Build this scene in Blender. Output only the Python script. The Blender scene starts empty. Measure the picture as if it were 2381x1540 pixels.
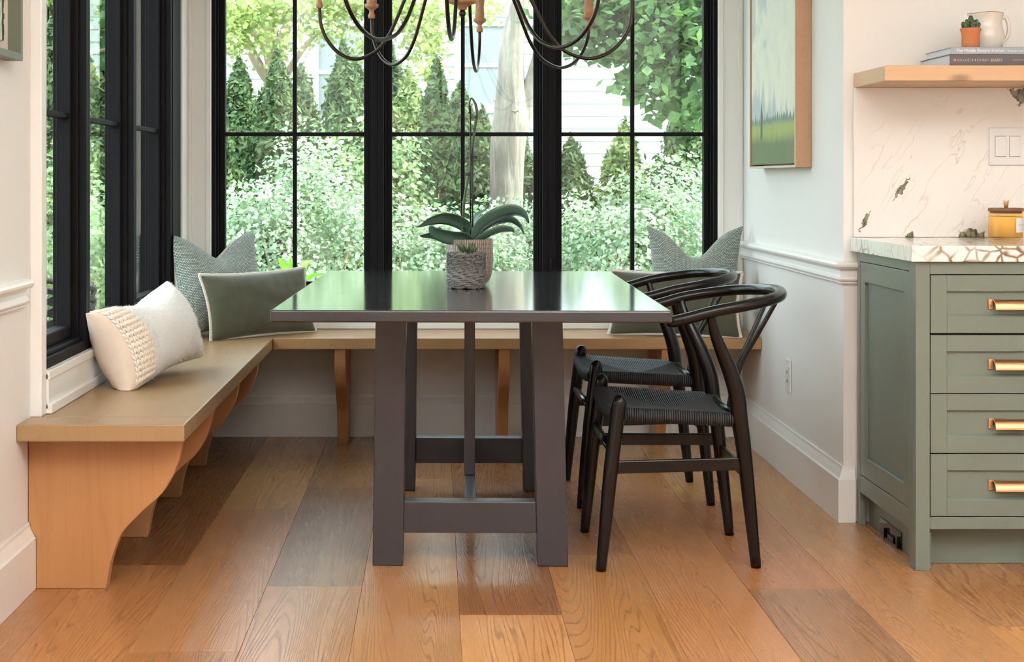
import bpy, math, random
import numpy as np
from mathutils import Vector, Matrix, noise as mnoise
random.seed(7); rng = np.random.default_rng(7)
S = bpy.context.scene
C = S.collection
PI = math.pi
# ------------------------------------------------------------------ camera, sky, sun, lights, exposure
F = 3640.0; CU, CV, CH = 1015.0, 413.0, 1.107          # focal length in px, vanishing point, eye height
cam = bpy.data.cameras.new('camera'); camo = bpy.data.objects.new('camera', cam); C.objects.link(camo)
cam.sensor_fit = 'HORIZONTAL'; cam.sensor_width = 36.0; cam.lens = F/2381*36.0
cam.shift_x = (1190.5-CU)/2381; cam.shift_y = -(770-CV)/2381
cam.clip_start = .05; cam.clip_end = 200
cam.dof.use_dof = True; cam.dof.focus_distance = 5.0; cam.dof.aperture_fstop = 16.0
camo.location = (0, 0, CH); camo.rotation_euler = (PI/2, 0, 0); S.camera = camo
w = bpy.data.worlds.new('sky'); S.world = w; w.use_nodes = True
bg = w.node_tree.nodes['Background']; bg.inputs[0].default_value = (.80, .91, 1.0, 1); bg.inputs[1].default_value = 4.2
def light(name, kind, loc, rot, energy, col, size=None, sizey=None, angle=None, spread=None):
    l = bpy.data.lights.new(name, kind); l.energy = energy; l.color = col
    if kind == 'AREA':
        l.shape = 'RECTANGLE'; l.size = size; l.size_y = sizey
        if spread: l.spread = spread
    if kind == 'SUN': l.angle = angle
    o = bpy.data.objects.new(name, l); C.objects.link(o); o.location = loc; o.rotation_euler = rot; return o
light('sun', 'SUN', (0, 0, 10), Vector((-.66, .16, -.73)).to_track_quat('-Z', 'Y').to_euler(), 5.8, (1, .95, .86), angle=.02)
light('ceiling_bounce_fill', 'AREA', (.9, .9, 1.85), (math.radians(180+12), 0, 0), 235, (.90, .955, 1.0), 2.2, 1.0)  # added fill lamp aimed up, so the ceiling bounce brightens the interior
light('kitchen_fill_light', 'AREA', (1.9, 2.6, 2.70), (0, 0, 0), 9, (1, .88, .76), 1.0, 1.0)  # added warm fill over the kitchen, not an actual ceiling fixture
light('room_fill_light', 'AREA', (-.1, 2.2, 2.70), (0, 0, 0), 7, (1, .92, .84), 1.4, 1.4)  # added overhead fill for the room, no fixture belongs to it
S.view_settings.view_transform = 'Standard'; S.view_settings.look = 'None'; S.view_settings.gamma = 1
S.view_settings.use_curve_mapping = False; S.view_settings.exposure = .56
try: S.cycles.max_bounces = 7; S.cycles.diffuse_bounces = 4; S.cycles.glossy_bounces = 4; S.cycles.transparent_max_bounces = 14; S.cycles.use_denoising = True; S.cycles.use_adaptive_sampling = True; S.cycles.adaptive_threshold = .1; S.cycles.use_light_tree = False; S.cycles.caustics_reflective = False; S.cycles.caustics_refractive = False
except Exception: pass
# ------------------------------------------------------------------ helpers
def at(u, v, Y): return Vector(((u-CU)*Y/F, Y, CH+(CV-v)*Y/F))
def tag(o, label=None, cat=None, group=None, kind=None):
    if label: o['label'] = label
    if cat: o['category'] = cat
    if group: o['group'] = group
    if kind: o['kind'] = kind
    return o
def empty(name, loc=(0, 0, 0), rot=(0, 0, 0), label=None, cat=None, group=None, kind=None):
    o = bpy.data.objects.new(name, None); C.objects.link(o); o.location = loc; o.rotation_euler = rot
    o.empty_display_size = .05
    return tag(o, label, cat, group, kind)
def worg(p):
    v = Vector((0, 0, 0))
    while p is not None: v += p.location; p = p.parent
    return v
def spline(pts, n=6):
    P = [np.array(p, float) for p in pts]; out = []
    for i in range(len(P)-1):
        p0 = P[i-1] if i else 2*P[0]-P[1]; p1 = P[i]; p2 = P[i+1]; p3 = P[i+2] if i+2 < len(P) else 2*P[-1]-P[-2]
        for k in range(n):
            t = k/n
            out.append(.5*((2*p1)+(p2-p0)*t+(2*p0-5*p1+4*p2-p3)*t*t+(3*p1-p0-3*p2+p3)*t**3))
    out.append(P[-1]); return out
class MB:
    def __init__(s): s.v = []; s.f = []; s.uv = None; s.sm = []
    def add(s, vs, fs, smooth=False):
        n = len(s.v); s.v += [tuple(map(float, p[:3])) for p in vs]; s.f += [tuple(i+n for i in f) for f in fs]; s.sm += [smooth]*len(fs)
        return s
    def box(s, x0, x1, y0, y1, z0, z1):
        x0, x1 = sorted((x0, x1)); y0, y1 = sorted((y0, y1)); z0, z1 = sorted((z0, z1))
        return s.add([(x0,y0,z0),(x1,y0,z0),(x1,y1,z0),(x0,y1,z0),(x0,y0,z1),(x1,y0,z1),(x1,y1,z1),(x0,y1,z1)],
              [(0,3,2,1),(4,5,6,7),(0,1,5,4),(1,2,6,5),(2,3,7,6),(3,0,4,7)])
    def hexa(s, bot, top):           # two quads, counter-clockwise seen from above
        return s.add(list(bot)+list(top), [(3,2,1,0),(4,5,6,7),(0,1,5,4),(1,2,6,5),(2,3,7,6),(3,0,4,7)])
    def prism(s, prof, axis, a, b):
        a, b = min(a, b), max(a, b); n = len(prof)
        m = {'X': lambda p, t: (t, p[0], p[1]), 'Y': lambda p, t: (p[0], t, p[1]), 'Z': lambda p, t: (p[0], p[1], t)}[axis]
        ar = sum(prof[i][0]*prof[(i+1) % n][1]-prof[(i+1) % n][0]*prof[i][1] for i in range(n))
        P = list(prof)
        if (ar > 0) == (axis == 'Y'): P.reverse()      # now ccw seen from +axis
        vs = [m(p, a) for p in P]+[m(p, b) for p in P]
        fs = [tuple(range(n-1, -1, -1)), tuple(range(n, 2*n))]+[(i, (i+1) % n, n+(i+1) % n, n+i) for i in range(n)]
        return s.add(vs, fs)
    def tube(s, pts, r, n=10, caps=True, smooth=True, flat=None):
        P = [Vector(p[:3]) for p in pts]; k = len(P)
        R = r if isinstance(r, (list, tuple, np.ndarray)) else [r]*k
        T = [(P[min(i+1, k-1)]-P[max(i-1, 0)]).normalized() for i in range(k)]
        up = Vector((0, 0, 1)) if abs(T[0].z) < .9 else Vector((1, 0, 0))
        nrm = (up-T[0]*up.dot(T[0])).normalized(); vs = []
        for i in range(k):
            nrm = (nrm-T[i]*nrm.dot(T[i])).normalized(); b = T[i].cross(nrm)
            for j in range(n):
                a = 2*PI*j/n; vs.append(P[i]+nrm*(math.cos(a)*R[i])+b*(math.sin(a)*R[i]*(flat or 1)))
        fs = [(i*n+j, i*n+(j+1) % n, (i+1)*n+(j+1) % n, (i+1)*n+j) for i in range(k-1) for j in range(n)]
        s.add(vs, fs, smooth)
        if caps: m = len(s.v)-k*n; s.f += [tuple(m+j for j in range(n-1, -1, -1)), tuple(m+(k-1)*n+j for j in range(n))]; s.sm += [False]*2
        return s
    def lathe(s, prof, c=(0, 0, 0), n=32, smooth=True, uv=False, cap=True):
        k = len(prof); vs = []; uvs = []
        for r, z in prof:
            for j in range(n):
                a = 2*PI*j/n; vs.append((c[0]+r*math.cos(a), c[1]+r*math.sin(a), c[2]+z))
        fs = [(i*n+j, i*n+(j+1) % n, (i+1)*n+(j+1) % n, (i+1)*n+j) for i in range(k-1) for j in range(n)]
        s.add(vs, fs, smooth)
        if cap:
            m = len(s.v)-k*n; s.f += [tuple(m+j for j in range(n-1, -1, -1)), tuple(m+(k-1)*n+j for j in range(n))]; s.sm += [False]*2
        return s
    def grid(s, fn, nu, nv, smooth=True, uvfn=None):
        m = len(s.v); vs = []; uvs = []
        for j in range(nv+1):
            for i in range(nu+1):
                vs.append(fn(i/nu, j/nv)); uvs.append(uvfn(i/nu, j/nv) if uvfn else (i/nu, j/nv))
        fs = [(j*(nu+1)+i, j*(nu+1)+i+1, (j+1)*(nu+1)+i+1, (j+1)*(nu+1)+i) for j in range(nv) for i in range(nu)]
        if s.uv is None: s.uv = [(0, 0)]*m
        s.uv += uvs; return s.add(vs, fs, smooth)
    def build(s, name, mat, parent=None, local=False, bevel=0, label=None, cat=None, group=None, kind=None, solid=0, seg=2):
        me = bpy.data.meshes.new(name); off = Vector((0, 0, 0)) if local or parent is None else worg(parent)
        vs = s.v if off.length == 0 else [(a-off.x, b-off.y, c-off.z) for a, b, c in s.v]
        me.from_pydata(vs, [], s.f)
        me.polygons.foreach_set('use_smooth', s.sm)
        if s.uv is not None and len(s.uv) == len(s.v):
            ul = me.uv_layers.new(name='UVMap'); li = np.zeros(len(me.loops), np.int32); me.loops.foreach_get('vertex_index', li)
            ul.data.foreach_set('uv', np.array(s.uv, np.float32)[li].ravel())
        me.update()
        o = bpy.data.objects.new(name, me); C.objects.link(o); o.parent = parent
        if mat: me.materials.append(mat)
        if solid: m = o.modifiers.new('s', 'SOLIDIFY'); m.thickness = solid; m.offset = 0
        if bevel:
            m = o.modifiers.new('b', 'BEVEL'); m.width = bevel; m.segments = seg; m.limit_method = 'ANGLE'; m.angle_limit = math.radians(40)
            m.harden_normals = False
        return tag(o, label, cat, group, kind)
def npmesh(name, verts, faces, mat, parent=None, smooth=False, kind=None):
    me = bpy.data.meshes.new(name); off = np.array(worg(parent)) if parent is not None else np.zeros(3)
    verts = np.asarray(verts, np.float32)-off.astype(np.float32); faces = np.asarray(faces, np.int32); k = faces.shape[1]
    me.vertices.add(len(verts)); me.vertices.foreach_set('co', verts.ravel())
    me.loops.add(faces.size); me.loops.foreach_set('vertex_index', faces.ravel())
    me.polygons.add(len(faces)); me.polygons.foreach_set('loop_start', np.arange(0, faces.size, k, dtype=np.int32))
    me.polygons.foreach_set('loop_total', np.full(len(faces), k, np.int32))
    me.update(calc_edges=True)
    if smooth: me.polygons.foreach_set('use_smooth', [True]*len(faces))
    o = bpy.data.objects.new(name, me); C.objects.link(o); o.parent = parent; me.materials.append(mat)
    return tag(o, kind=kind)
def copy_tree(o, parent=None):
    c = o.copy(); C.objects.link(c); c.parent = parent
    for ch in list(o.children): copy_tree(ch, c)
    return c
# ------------------------------------------------------------------ materials
class NT:
    def __init__(s, name):
        s.m = bpy.data.materials.new(name); s.m.use_nodes = True; s.t = s.m.node_tree; s.t.nodes.clear()
        s.out = s.t.nodes.new('ShaderNodeOutputMaterial')
    def n(s, typ, ins=None, out=0, **pr):
        d = s.t.nodes.new('ShaderNode'+typ)
        for k, v in pr.items(): setattr(d, k, v)
        for k, v in (ins or {}).items():
            sk = d.inputs[k]
            if hasattr(v, 'is_linked') and hasattr(v, 'node'): s.t.links.new(v, sk)
            else:
                if sk.type == 'RGBA' and len(v) == 3: v = (*v, 1)
                sk.default_value = v
        return d.outputs[out]
    def math(s, op, a, b=0., clamp=False): return s.n('Math', {0: a, 1: b}, operation=op, use_clamp=clamp)
    def mix(s, f, a, b, bt='MIX'):
        d = s.t.nodes.new('ShaderNodeMix'); d.data_type = 'RGBA'; d.blend_type = bt
        for i, v in ((0, f), (6, a), (7, b)):
            if hasattr(v, 'is_linked') and hasattr(v, 'node'): s.t.links.new(v, d.inputs[i])
            else: d.inputs[i].default_value = (*v, 1) if not isinstance(v, (int, float)) and len(v) == 3 else v
        return d.outputs[2]
    def ramp(s, f, stops):
        d = s.t.nodes.new('ShaderNodeValToRGB'); cr = d.color_ramp
        while len(cr.elements) < len(stops): cr.elements.new(.5)
        for e, (p, c) in zip(cr.elements, stops): e.position = p; e.color = (*c, 1) if not isinstance(c, (int, float)) else (c, c, c, 1)
        s.t.links.new(f, d.inputs[0]); return d.outputs[0]
    def sstep(s, x, a, b): return s.n('MapRange', {0: x, 1: a, 2: b, 3: 0., 4: 1.}, interpolation_type='SMOOTHSTEP')
    def bump(s, h, st=.3, d=.002): return s.n('Bump', {'Height': h, 'Strength': st, 'Distance': d})
    def bsdf(s, **k):
        nm = {'col': 'Base Color', 'rough': 'Roughness', 'metal': 'Metallic', 'normal': 'Normal', 'coat': 'Coat Weight', 'coatr': 'Coat Roughness',
              'sheen': 'Sheen Weight', 'spec': 'Specular IOR Level', 'trans': 'Transmission Weight', 'ior': 'IOR', 'alpha': 'Alpha', 'sss': 'Subsurface Weight', 'emis': 'Emission Color', 'emiss': 'Emission Strength'}
        return s.n('BsdfPrincipled', {nm[a]: b for a, b in k.items()})
    def done(s, sh): s.t.links.new(sh, s.out.inputs[0]); return s.m
    def obj(s): return s.n('TexCoord', out=3)
    def pos(s): return s.n('NewGeometry', out=0)
    def uv(s): return s.n('TexCoord', out=2)
    def gen(s): return s.n('TexCoord', out=0)
    def map(s, vec, sc=(1, 1, 1), rot=(0, 0, 0), loc=(0, 0, 0)): return s.n('Mapping', {0: vec, 1: loc, 2: rot, 3: sc})
    def noise(s, vec, scale=5., det=3., rough=.5, dist=0., out=0): return s.n('TexNoise', {'Vector': vec, 'Scale': scale, 'Detail': det, 'Roughness': rough, 'Distortion': dist}, out=out)
def plain(name, col, rough=.5, bump=0, bscale=60., var=.06, **k):
    t = NT(name); o = t.obj(); nz = t.noise(o, bscale if bump else 8., 3.)
    c2 = tuple(max(0, x*(1-var*2)) for x in col)
    kk = dict(col=t.mix(nz, col, c2), rough=rough, **k)
    if bump: kk['normal'] = t.bump(nz, bump, .002)
    return t.done(t.bsdf(**kk))
def wood(name, light, dark, stretch=(7, .7, 7), rings=16., rough=.45, objcol=False, knots=0, line=.5, fine=.5, coat=0., bump=.25, finesc=(90, 3, 90), broad=.35, spec=.5):
    t = NT(name); o = t.obj()
    if objcol:
        oi = t.t.nodes.new('ShaderNodeObjectInfo'); rv = t.n('CombineXYZ', {0: t.math('MULTIPLY', oi.outputs['Random'], 37.), 1: t.math('MULTIPLY', oi.outputs['Random'], 91.), 2: 0.})
        o = t.n('VectorMath', {0: o, 1: rv}, operation='ADD')
    v = t.map(o, stretch); n1 = t.noise(v, .55, 3.2, .42, .35)
    ln = t.math('SUBTRACT', 1., t.math('ABSOLUTE', t.math('SINE', t.math('MULTIPLY', n1, rings*2*PI))))
    warp = t.noise(t.map(o, finesc), 1., 4., .65)
    ln = t.math('POWER', ln, 2.2); grain = t.math('ADD', t.math('MULTIPLY', ln, line), t.math('MULTIPLY', t.math('SUBTRACT', warp, .5), fine*2.2))
    br = t.noise(t.map(o, tuple(x*.6 for x in stretch)), .6, 2.)
    f = t.math('ADD', t.math('MULTIPLY', grain, .75), t.math('MULTIPLY', t.math('SUBTRACT', br, .5), broad*2), True)
    col = t.mix(f, light, dark)
    if knots:
        vo = t.n('TexVoronoi', {'Vector': t.n('VectorMath', {0: t.map(o, tuple(3.4 if x > 1 else 1.5 for x in stretch)), 1: t.n('VectorMath', {0: t.noise(o, 40., 2., out=1), 'Scale': .03}, operation='SCALE')}, operation='ADD'), 'Scale': knots, 'Randomness': 1.}, out=0)
        k = t.sstep(vo, .052, .018); k2 = t.math('MULTIPLY', k, t.sstep(t.noise(o, 1.3, 1.), .44, .56))
        col = t.mix(t.math('MULTIPLY', k2, .62), col, tuple(x*.28 for x in dark))
    if objcol: col = t.mix(1., col, oi.outputs['Color'], 'MULTIPLY')
    return t.done(t.bsdf(col=col, rough=t.math('ADD', rough, t.math('MULTIPLY', t.math('SUBTRACT', f, .4), .12)), normal=t.bump(t.math('ADD', warp, t.math('MULTIPLY', ln, -.4)), bump, .0012), coat=coat, coatr=.11, spec=spec))
M = {}
M['wall'] = plain('wall_paint', (.80, .775, .735), .55, .03, 180., .015)
M['trim'] = plain('trim_paint', (.83, .81, .775), .32, .02, 90., .012)
M['black'] = plain('black_frame_paint', (.0075, .0060, .0072), .60, .06, 220., .1, spec=.12)
M['floor'] = wood('oak_plank', (.465, .235, .095), (.135, .050, .017), (6.5, .27, 6.5), 50., .29, True, .62, .62, .62, 0., .3, (210, 7, 210), .32, .5)
M['sub'] = plain('subfloor', (.05, .03, .02), .8)
M['bench'] = wood('fir_bench_top', (.375, .230, .108), (.225, .130, .054), (8, .8, 8), 6., .36, True, .8, .22, .3, 0., .12, (120, 4, 120), .5)
M['bracket'] = wood('fir_bracket', (.50, .235, .092), (.31, .125, .044), (8, 8, .7), 6., .4, True, .5, .3, .35, 0., .12, (120, 120, 4), .4)
M['shelf'] = wood('fir_shelf', (.66, .42, .24), (.48, .26, .13), (.8, 8, 8), 6., .42, True, .7, .25, .3, 0., .1, (4, 120, 120), .3)
M['tabletop'] = wood('ebonised_table_top', (.020, .019, .022), (.012, .011, .012), (6, .7, 6), 9., .16, False, 0, .5, .5, .9, .08, (130, 4, 130), .3)
M['tableleg'] = wood('ebonised_table_leg', (.040, .037, .043), (.024, .022, .026), (9, 9, .8), 6., .36, False, 0, .3, .3, 0., .15, (110, 110, 5), .3)
M['chair'] = plain('black_lacquered_beech', (.0065, .0052, .0050), .24, .05, 90., .1, spec=.32)
M['cord'] = plain('black_paper_cord', (.026, .026, .030), .62, .3, 400., .2)
M['green'] = plain('sage_green_paint', (.172, .202, .166), .36, .03, 150., .02)
M['dark'] = plain('dark_gap', (.004, .004, .004), .6)
M['vent'] = plain('glossy_black_vent', (.006, .005, .005), .12)
M['brass'] = plain('brushed_brass', (.80, .50, .28), .28, .04, 300., .03, metal=1.)
M['velvet'] = plain('olive_velvet', (.088, .086, .047), .85, .12, 26., .2, sheen=.35)
M['linen'] = plain('cream_linen', (.72, .655, .57), .85, .3, 500., .05)
M['cotton'] = plain('cream_cotton', (.75, .60, .48), .85, .25, 40., .05)
M['wool'] = plain('white_wool', (.86, .845, .81), .95, .5, 260., .04)
M['knit'] = plain('cream_yarn', (.84, .74, .63), .95, .5, 300., .05)
M['plate'] = plain('white_plastic', (.82, .80, .78), .3)
M['iron'] = plain('bronze_iron', (.045, .030, .022), .34, .1, 90., .2, metal=.75)
M['turned'] = plain('weathered_turned_wood', (.55, .27, .14), .6, .3, 60., .3)
M['terra'] = plain('terracotta', (.60, .20, .075), .7, .1, 120., .1)
M['soil'] = plain('soil', (.05, .035, .025), .9, .6, 200., .3)
M['bookgrey'] = plain('blue_grey_cloth', (.36, .40, .46), .55, .1, 300.)
M['bookplum'] = plain('plum_grey_cloth', (.125, .105, .12), .5, .1, 300.)
M['gilt'] = plain('gilt_lettering', (.62, .50, .28), .4)
M['inkwhite'] = plain('white_lettering', (.85, .85, .85), .5)
M['inkgrey'] = plain('grey_lettering', (.35, .35, .36), .6)
M['page'] = plain('book_pages', (.70, .70, .74), .8, .4, 500.)
M['paper'] = plain('paper_label', (.85, .84, .82), .6)
M['stake'] = plain('dark_stake', (.012, .012, .010), .5)
M['stem'] = plain('orchid_stem', (.052, .085, .026), .4, .1, 100., .2)
M['moss'] = plain('dried_moss', (.30, .25, .17), .9, .4, 200., .3)
M['rope'] = plain('grey_seagrass_rope', (.30, .28, .265), .85, .7, 420., .35)
M['waxlid'] = wood('walnut_lid', (.20, .085, .04), (.11, .045, .02), (1, 9, 9), 5., .45)
M['fieldwood'] = wood('picture_frame_wood', (.52, .30, .17), (.30, .15, .075), (20, 20, .8), 5., .5, False, 0, .4, .5)
M['frameedge'] = plain('pale_frame_edge', (.72, .62, .44), .45)
M['sageframe'] = plain('sage_picture_frame', (.145, .165, .115), .45)
def schlick(t, k=1.):
    fc = t.n('LayerWeight', {'Blend': .5}, out=1); return t.math('ADD', .04*k, t.math('MULTIPLY', t.math('POWER', fc, 4.5), .85*k), True)
def glass_mat():
    t = NT('window_glass')
    tr = t.n('BsdfTransparent', {0: (.965, .99, .975)}); gl = t.n('BsdfGlossy', {0: (1, 1, 1), 1: .0})
    return t.done(t.n('MixShader', {0: schlick(t, .8), 1: tr, 2: gl}))
M['glass'] = glass_mat()
def tweed_mat():
    t = NT('green_tweed'); uv = t.uv(); nz = t.noise(t.map(uv, (70, 70, 70)), 1., 2.)
    b = t.t.nodes.new('ShaderNodeTexBrick'); b.offset = .5
    t.t.links.new(t.map(uv, (1, 1, 1)), b.inputs['Vector'])
    for k, v in (('Color1', (.66, .68, .61)), ('Color2', (.36, .43, .38)), ('Mortar', (.075, .105, .085))): b.inputs[k].default_value = (*v, 1)
    for k, v in (('Scale', 1.), ('Mortar Size', .0017), ('Mortar Smooth', .6), ('Bias', -.15), ('Brick Width', .0105), ('Row Height', .0066)): b.inputs[k].default_value = v
    col = t.mix(t.math('MULTIPLY', nz, .35), b.outputs['Color'], (.13, .165, .135))
    return t.done(t.bsdf(col=col, rough=.9, sheen=.3, normal=t.bump(t.math('SUBTRACT', 1., b.outputs['Fac']), .8, .002)))
M['tweed'] = tweed_mat()
def marble(name, edge=False, patches=()):
    t = NT(name); o = t.obj()
    base = t.mix(t.noise(o, 3.5, 4.), (.83, .81, .775), (.80, .755, .70))
    q = t.map(o, (1, 1, 1), (0, math.radians(-32), 0)); q = t.map(q, (1.0, 1.0, .13))
    wv = t.noise(o, 9., 3., out=1); wv = t.n('VectorMath', {0: wv, 1: (.5, .5, .5)}, operation='SUBTRACT'); wv = t.n('VectorMath', {0: wv, 'Scale': .05}, operation='SCALE')
    q = t.n('VectorMath', {0: q, 1: wv}, operation='ADD')
    def vein(sc, wd, off):
        n = t.noise(t.map(q, (1, 1, 1), (0, 0, 0), off), sc, 2., .5)
        return t.sstep(t.math('ABSOLUTE', t.math('SUBTRACT', n, .5)), wd, 0.)
    m1 = t.sstep(t.noise(o, 4.2, 2.), .46, .62)
    v1 = t.math('MULTIPLY', vein(10., .012, (3, 1, 2)), m1); v2 = t.math('MULTIPLY', vein(14., .010, (9, 4, 1)), t.sstep(t.noise(t.map(o, (1, 1, 1), (0, 0, 0), (5, 5, 5)), 3.6, 2.), .45, .6))
    col = t.mix(t.math('MULTIPLY', v1, .55), base, (.58, .36, .19)); col = t.mix(t.math('MULTIPLY', v2, .4), col, (.48, .38, .28))
    if edge:
        vo = t.n('TexVoronoi', {'Vector': t.n('VectorMath', {0: o, 1: wv}, operation='ADD'), 'Scale': 21., 'Randomness': 1.}, feature='DISTANCE_TO_EDGE')
        em = t.sstep(t.noise(t.map(o, (1, .2, 1), (0, 0, 0), (2.7, 0, 0)), 7., 2.), .38, .55)
        col = t.mix(t.math('MULTIPLY', t.sstep(vo, .12, .01), em), col, t.mix(t.noise(o, 30., 2.), (.40, .25, .09), (.07, .055, .055)))
    sep = t.n('SeparateXYZ', {0: t.n('VectorMath', {0: o, 1: t.n('VectorMath', {0: t.n('VectorMath', {0: t.noise(o, 42., 4., .65, out=1), 1: (.5, .5, .5)}, operation='SUBTRACT'), 'Scale': .055}, operation='SCALE')}, operation='ADD')})
    sx, sz = sep, sep.node.outputs[2]
    for (cx, cz, ax, az, ro) in patches:
        dx = t.math('SUBTRACT', sx, cx); dz = t.math('SUBTRACT', sz, cz); c_, s_ = math.cos(ro), math.sin(ro)
        a = t.math('DIVIDE', t.math('ADD', t.math('MULTIPLY', dx, c_), t.math('MULTIPLY', dz, s_)), ax)
        b = t.math('DIVIDE', t.math('SUBTRACT', t.math('MULTIPLY', dz, c_), t.math('MULTIPLY', dx, s_)), az)
        d = t.math('ADD', t.math('ABSOLUTE', a), t.math('MULTIPLY', t.math('ABSOLUTE', b), 1.))
        gp = t.mix(t.sstep(t.noise(t.map(o, (60, 60, 25), (0, .5, 0)), 1.5, 3.), .4, .62), (.27, .26, .18), (.075, .072, .045))
        col = t.mix(t.sstep(d, 1.08, .9), col, gp)
    return t.done(t.bsdf(col=col, rough=.12, spec=.5))
def leafmat(name, c1, c2, rough=.4, tr=.45):
    t = NT(name); oi = t.n('NewGeometry', out=8) if False else None
    nz = t.noise(t.obj(), 9., 2.); col = t.mix(t.sstep(nz, .3, .7), c1, c2)
    p = t.bsdf(col=col, rough=rough, spec=.3); tl = t.n('BsdfTranslucent', {0: t.mix(1., col, (1.05, 1.12, .72), 'MULTIPLY')})
    return t.done(t.n('MixShader', {0: tr, 1: p, 2: tl}))
M['leaf_bush'] = leafmat('pale_shrub_leaf', (.24, .36, .23), (.44, .54, .40), .5, .25)
M['leaf_bush2'] = leafmat('mid_shrub_leaf', (.19, .31, .15), (.38, .48, .26), .45, .35)
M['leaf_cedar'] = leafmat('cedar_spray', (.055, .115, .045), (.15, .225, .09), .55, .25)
M['leaf_cedar2'] = leafmat('sun_tinted_cedar_spray', (.15, .24, .08), (.32, .41, .16), .55, .3)  # brighter cedar copy, sunlight is put into the leaf colour
M['leaf_maple'] = leafmat('maple_leaf', (.085, .19, .075), (.20, .33, .13), .4, .45)
M['leaf_maple2'] = leafmat('yellow_green_leaf', (.25, .34, .11), (.44, .49, .22), .4, .45)
M['leaf_lime'] = leafmat('lime_leaf', (.42, .80, .08), (.55, .88, .16), .35, .4)
def bark_mat(name, c1, c2):
    t = NT(name); o = t.pos(); n = t.noise(t.map(o, (14, 14, 2.2)), 1., 5., .6, .6); n2 = t.noise(o, 5., 3.)
    return t.done(t.bsdf(col=t.mix(t.sstep(t.math('ADD', t.math('MULTIPLY', n, .7), t.math('MULTIPLY', n2, .4)), .38, .72), c1, c2), rough=.9, normal=t.bump(n, .9, .03)))
M['bark'] = bark_mat('pale_bark', (.38, .345, .29), (.17, .15, .12))
M['bark2'] = plain('brown_bark', (.40, .32, .22), .9, .6, 16., .2)
M['lawn'] = plain('lawn', (.12, .22, .06), .9, .5, 40., .3)
M['siding'] = plain('white_siding', (.60, .61, .63), .6, .05, 20., .02)
M['roof'] = plain('grey_shingle', (.22, .21, .21), .9, .4, 30., .2)
M['houseglass'] = plain('dark_pane', (.30, .32, .33), .35)
M['wicker'] = plain('dark_wicker', (.035, .028, .022), .6, .6, 150., .3)
# ------------------------------------------------------------------ room shell
XL, XW, XR, YB, YK = -1.10, -1.07, 1.31, 6.70, 5.04      # left wall, left window bay face, right wall, back wall, kitchen wall
ZB, ZS, ZT = .46, .58, 2.48                                # bench top, window bottom, window top
CEIL = 2.75
def struct(mb, name, mat, **k): return mb.build(name, mat, kind='structure', **k)
fl = struct(MB().box(-1.3, 3.3, -2.3, 6.9, -.12, -.0125), 'floor', M['sub'], label='wide oak plank floor of mixed brown tones', cat='floor')
# oak planks, each its own board
PW = .2595; X0 = .058
cols = {-5: [(3.2, 'd'), (9, 'a')], -4: [(3.3, 'e'), (4.9, 'b'), (9, 'e')], -3: [(2.9, 'd'), (4.467, 'b'), (9, 'k')], -2: [(3.65, 'd'), (5.22, 'a'), (9, 'y')],
        -1: [(2.7, 'd'), (4.24, 'b'), (5.58, 'g'), (9, 'h')], 0: [(3.0, 'd'), (5.75, 'a'), (9, 'e')] , 1: [(3.96, 'y3'), (6.1, 'k'), (9, 'a')],
        2: [(2.4, 'e'), (4.594, 'a2'), (9, 'r')], 3: [(3.1, 'b'), (6.2, 'p'), (9, 'y')], 4: [(2.8, 'a'), (4.21, 'c'), (5.344, 'q'), (9, 'y')],
        5: [(2.6, 'e'), (4.675, 'a'), (9, 'y2')], 6: [(3.856, 'y3'), (9, 'a')], 7: [(3.3, 'c'), (9, 'r')], 8: [(4., 'a'), (9, 'e')], 9: [(3, 'b'), (9, 'a')], 10: [(3.6, 'e'), (9, 'd')], 11: [(2.6, 'b'), (9, 'a')], 12: [(4.6, 'b'), (9, 'a')]}
tones = {'a': (1.0, .90, .80), 'a2': (.96, .84, .62), 'b': (.96, .82, .69), 'c': (.74, .66, .62), 'd': (.92, .78, .64), 'e': (.78, .68, .60), 'g': (.62, .57, .57),
         'h': (.72, .69, .68), 'k': (.62, .49, .40), 'p': (1.10, .95, .84), 'q': (.98, .80, .74), 'r': (.80, .63, .52), 'y': (1.16, 1.16, .98), 'y2': (1.02, .98, .86), 'y3': (1.24, 1.14, .92)}  # tone y puts yellowish window light into the far planks' colour
for ci, segs in cols.items():
    # column index k covers X0+(k-1)*PW .. X0+k*PW
    xa, xb = X0+(ci-1)*PW, X0+ci*PW
    y0 = -2.2
    for yend, tn in segs:
        y1 = min(yend, 6.71)
        xa2, xb2 = max(xa, -1.12), xb
        if xb2-xa2 < .02: continue
        g = .00025; m = MB()
        cx, cy = (xa2+xb2)/2, (y0+y1)/2
        m.box(xa2-cx+g, xb2-cx-g, y0-cy+g, y1-cy-g, -.0125, 0)
        o = m.build('plank', M['floor'], fl, local=True, bevel=.0006, seg=1)
        o.location = (cx, cy, 0); j = random.uniform(.95, 1.05); o.color = (*[c*j for c in tones[tn]], 1)
        y0 = y1
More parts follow.
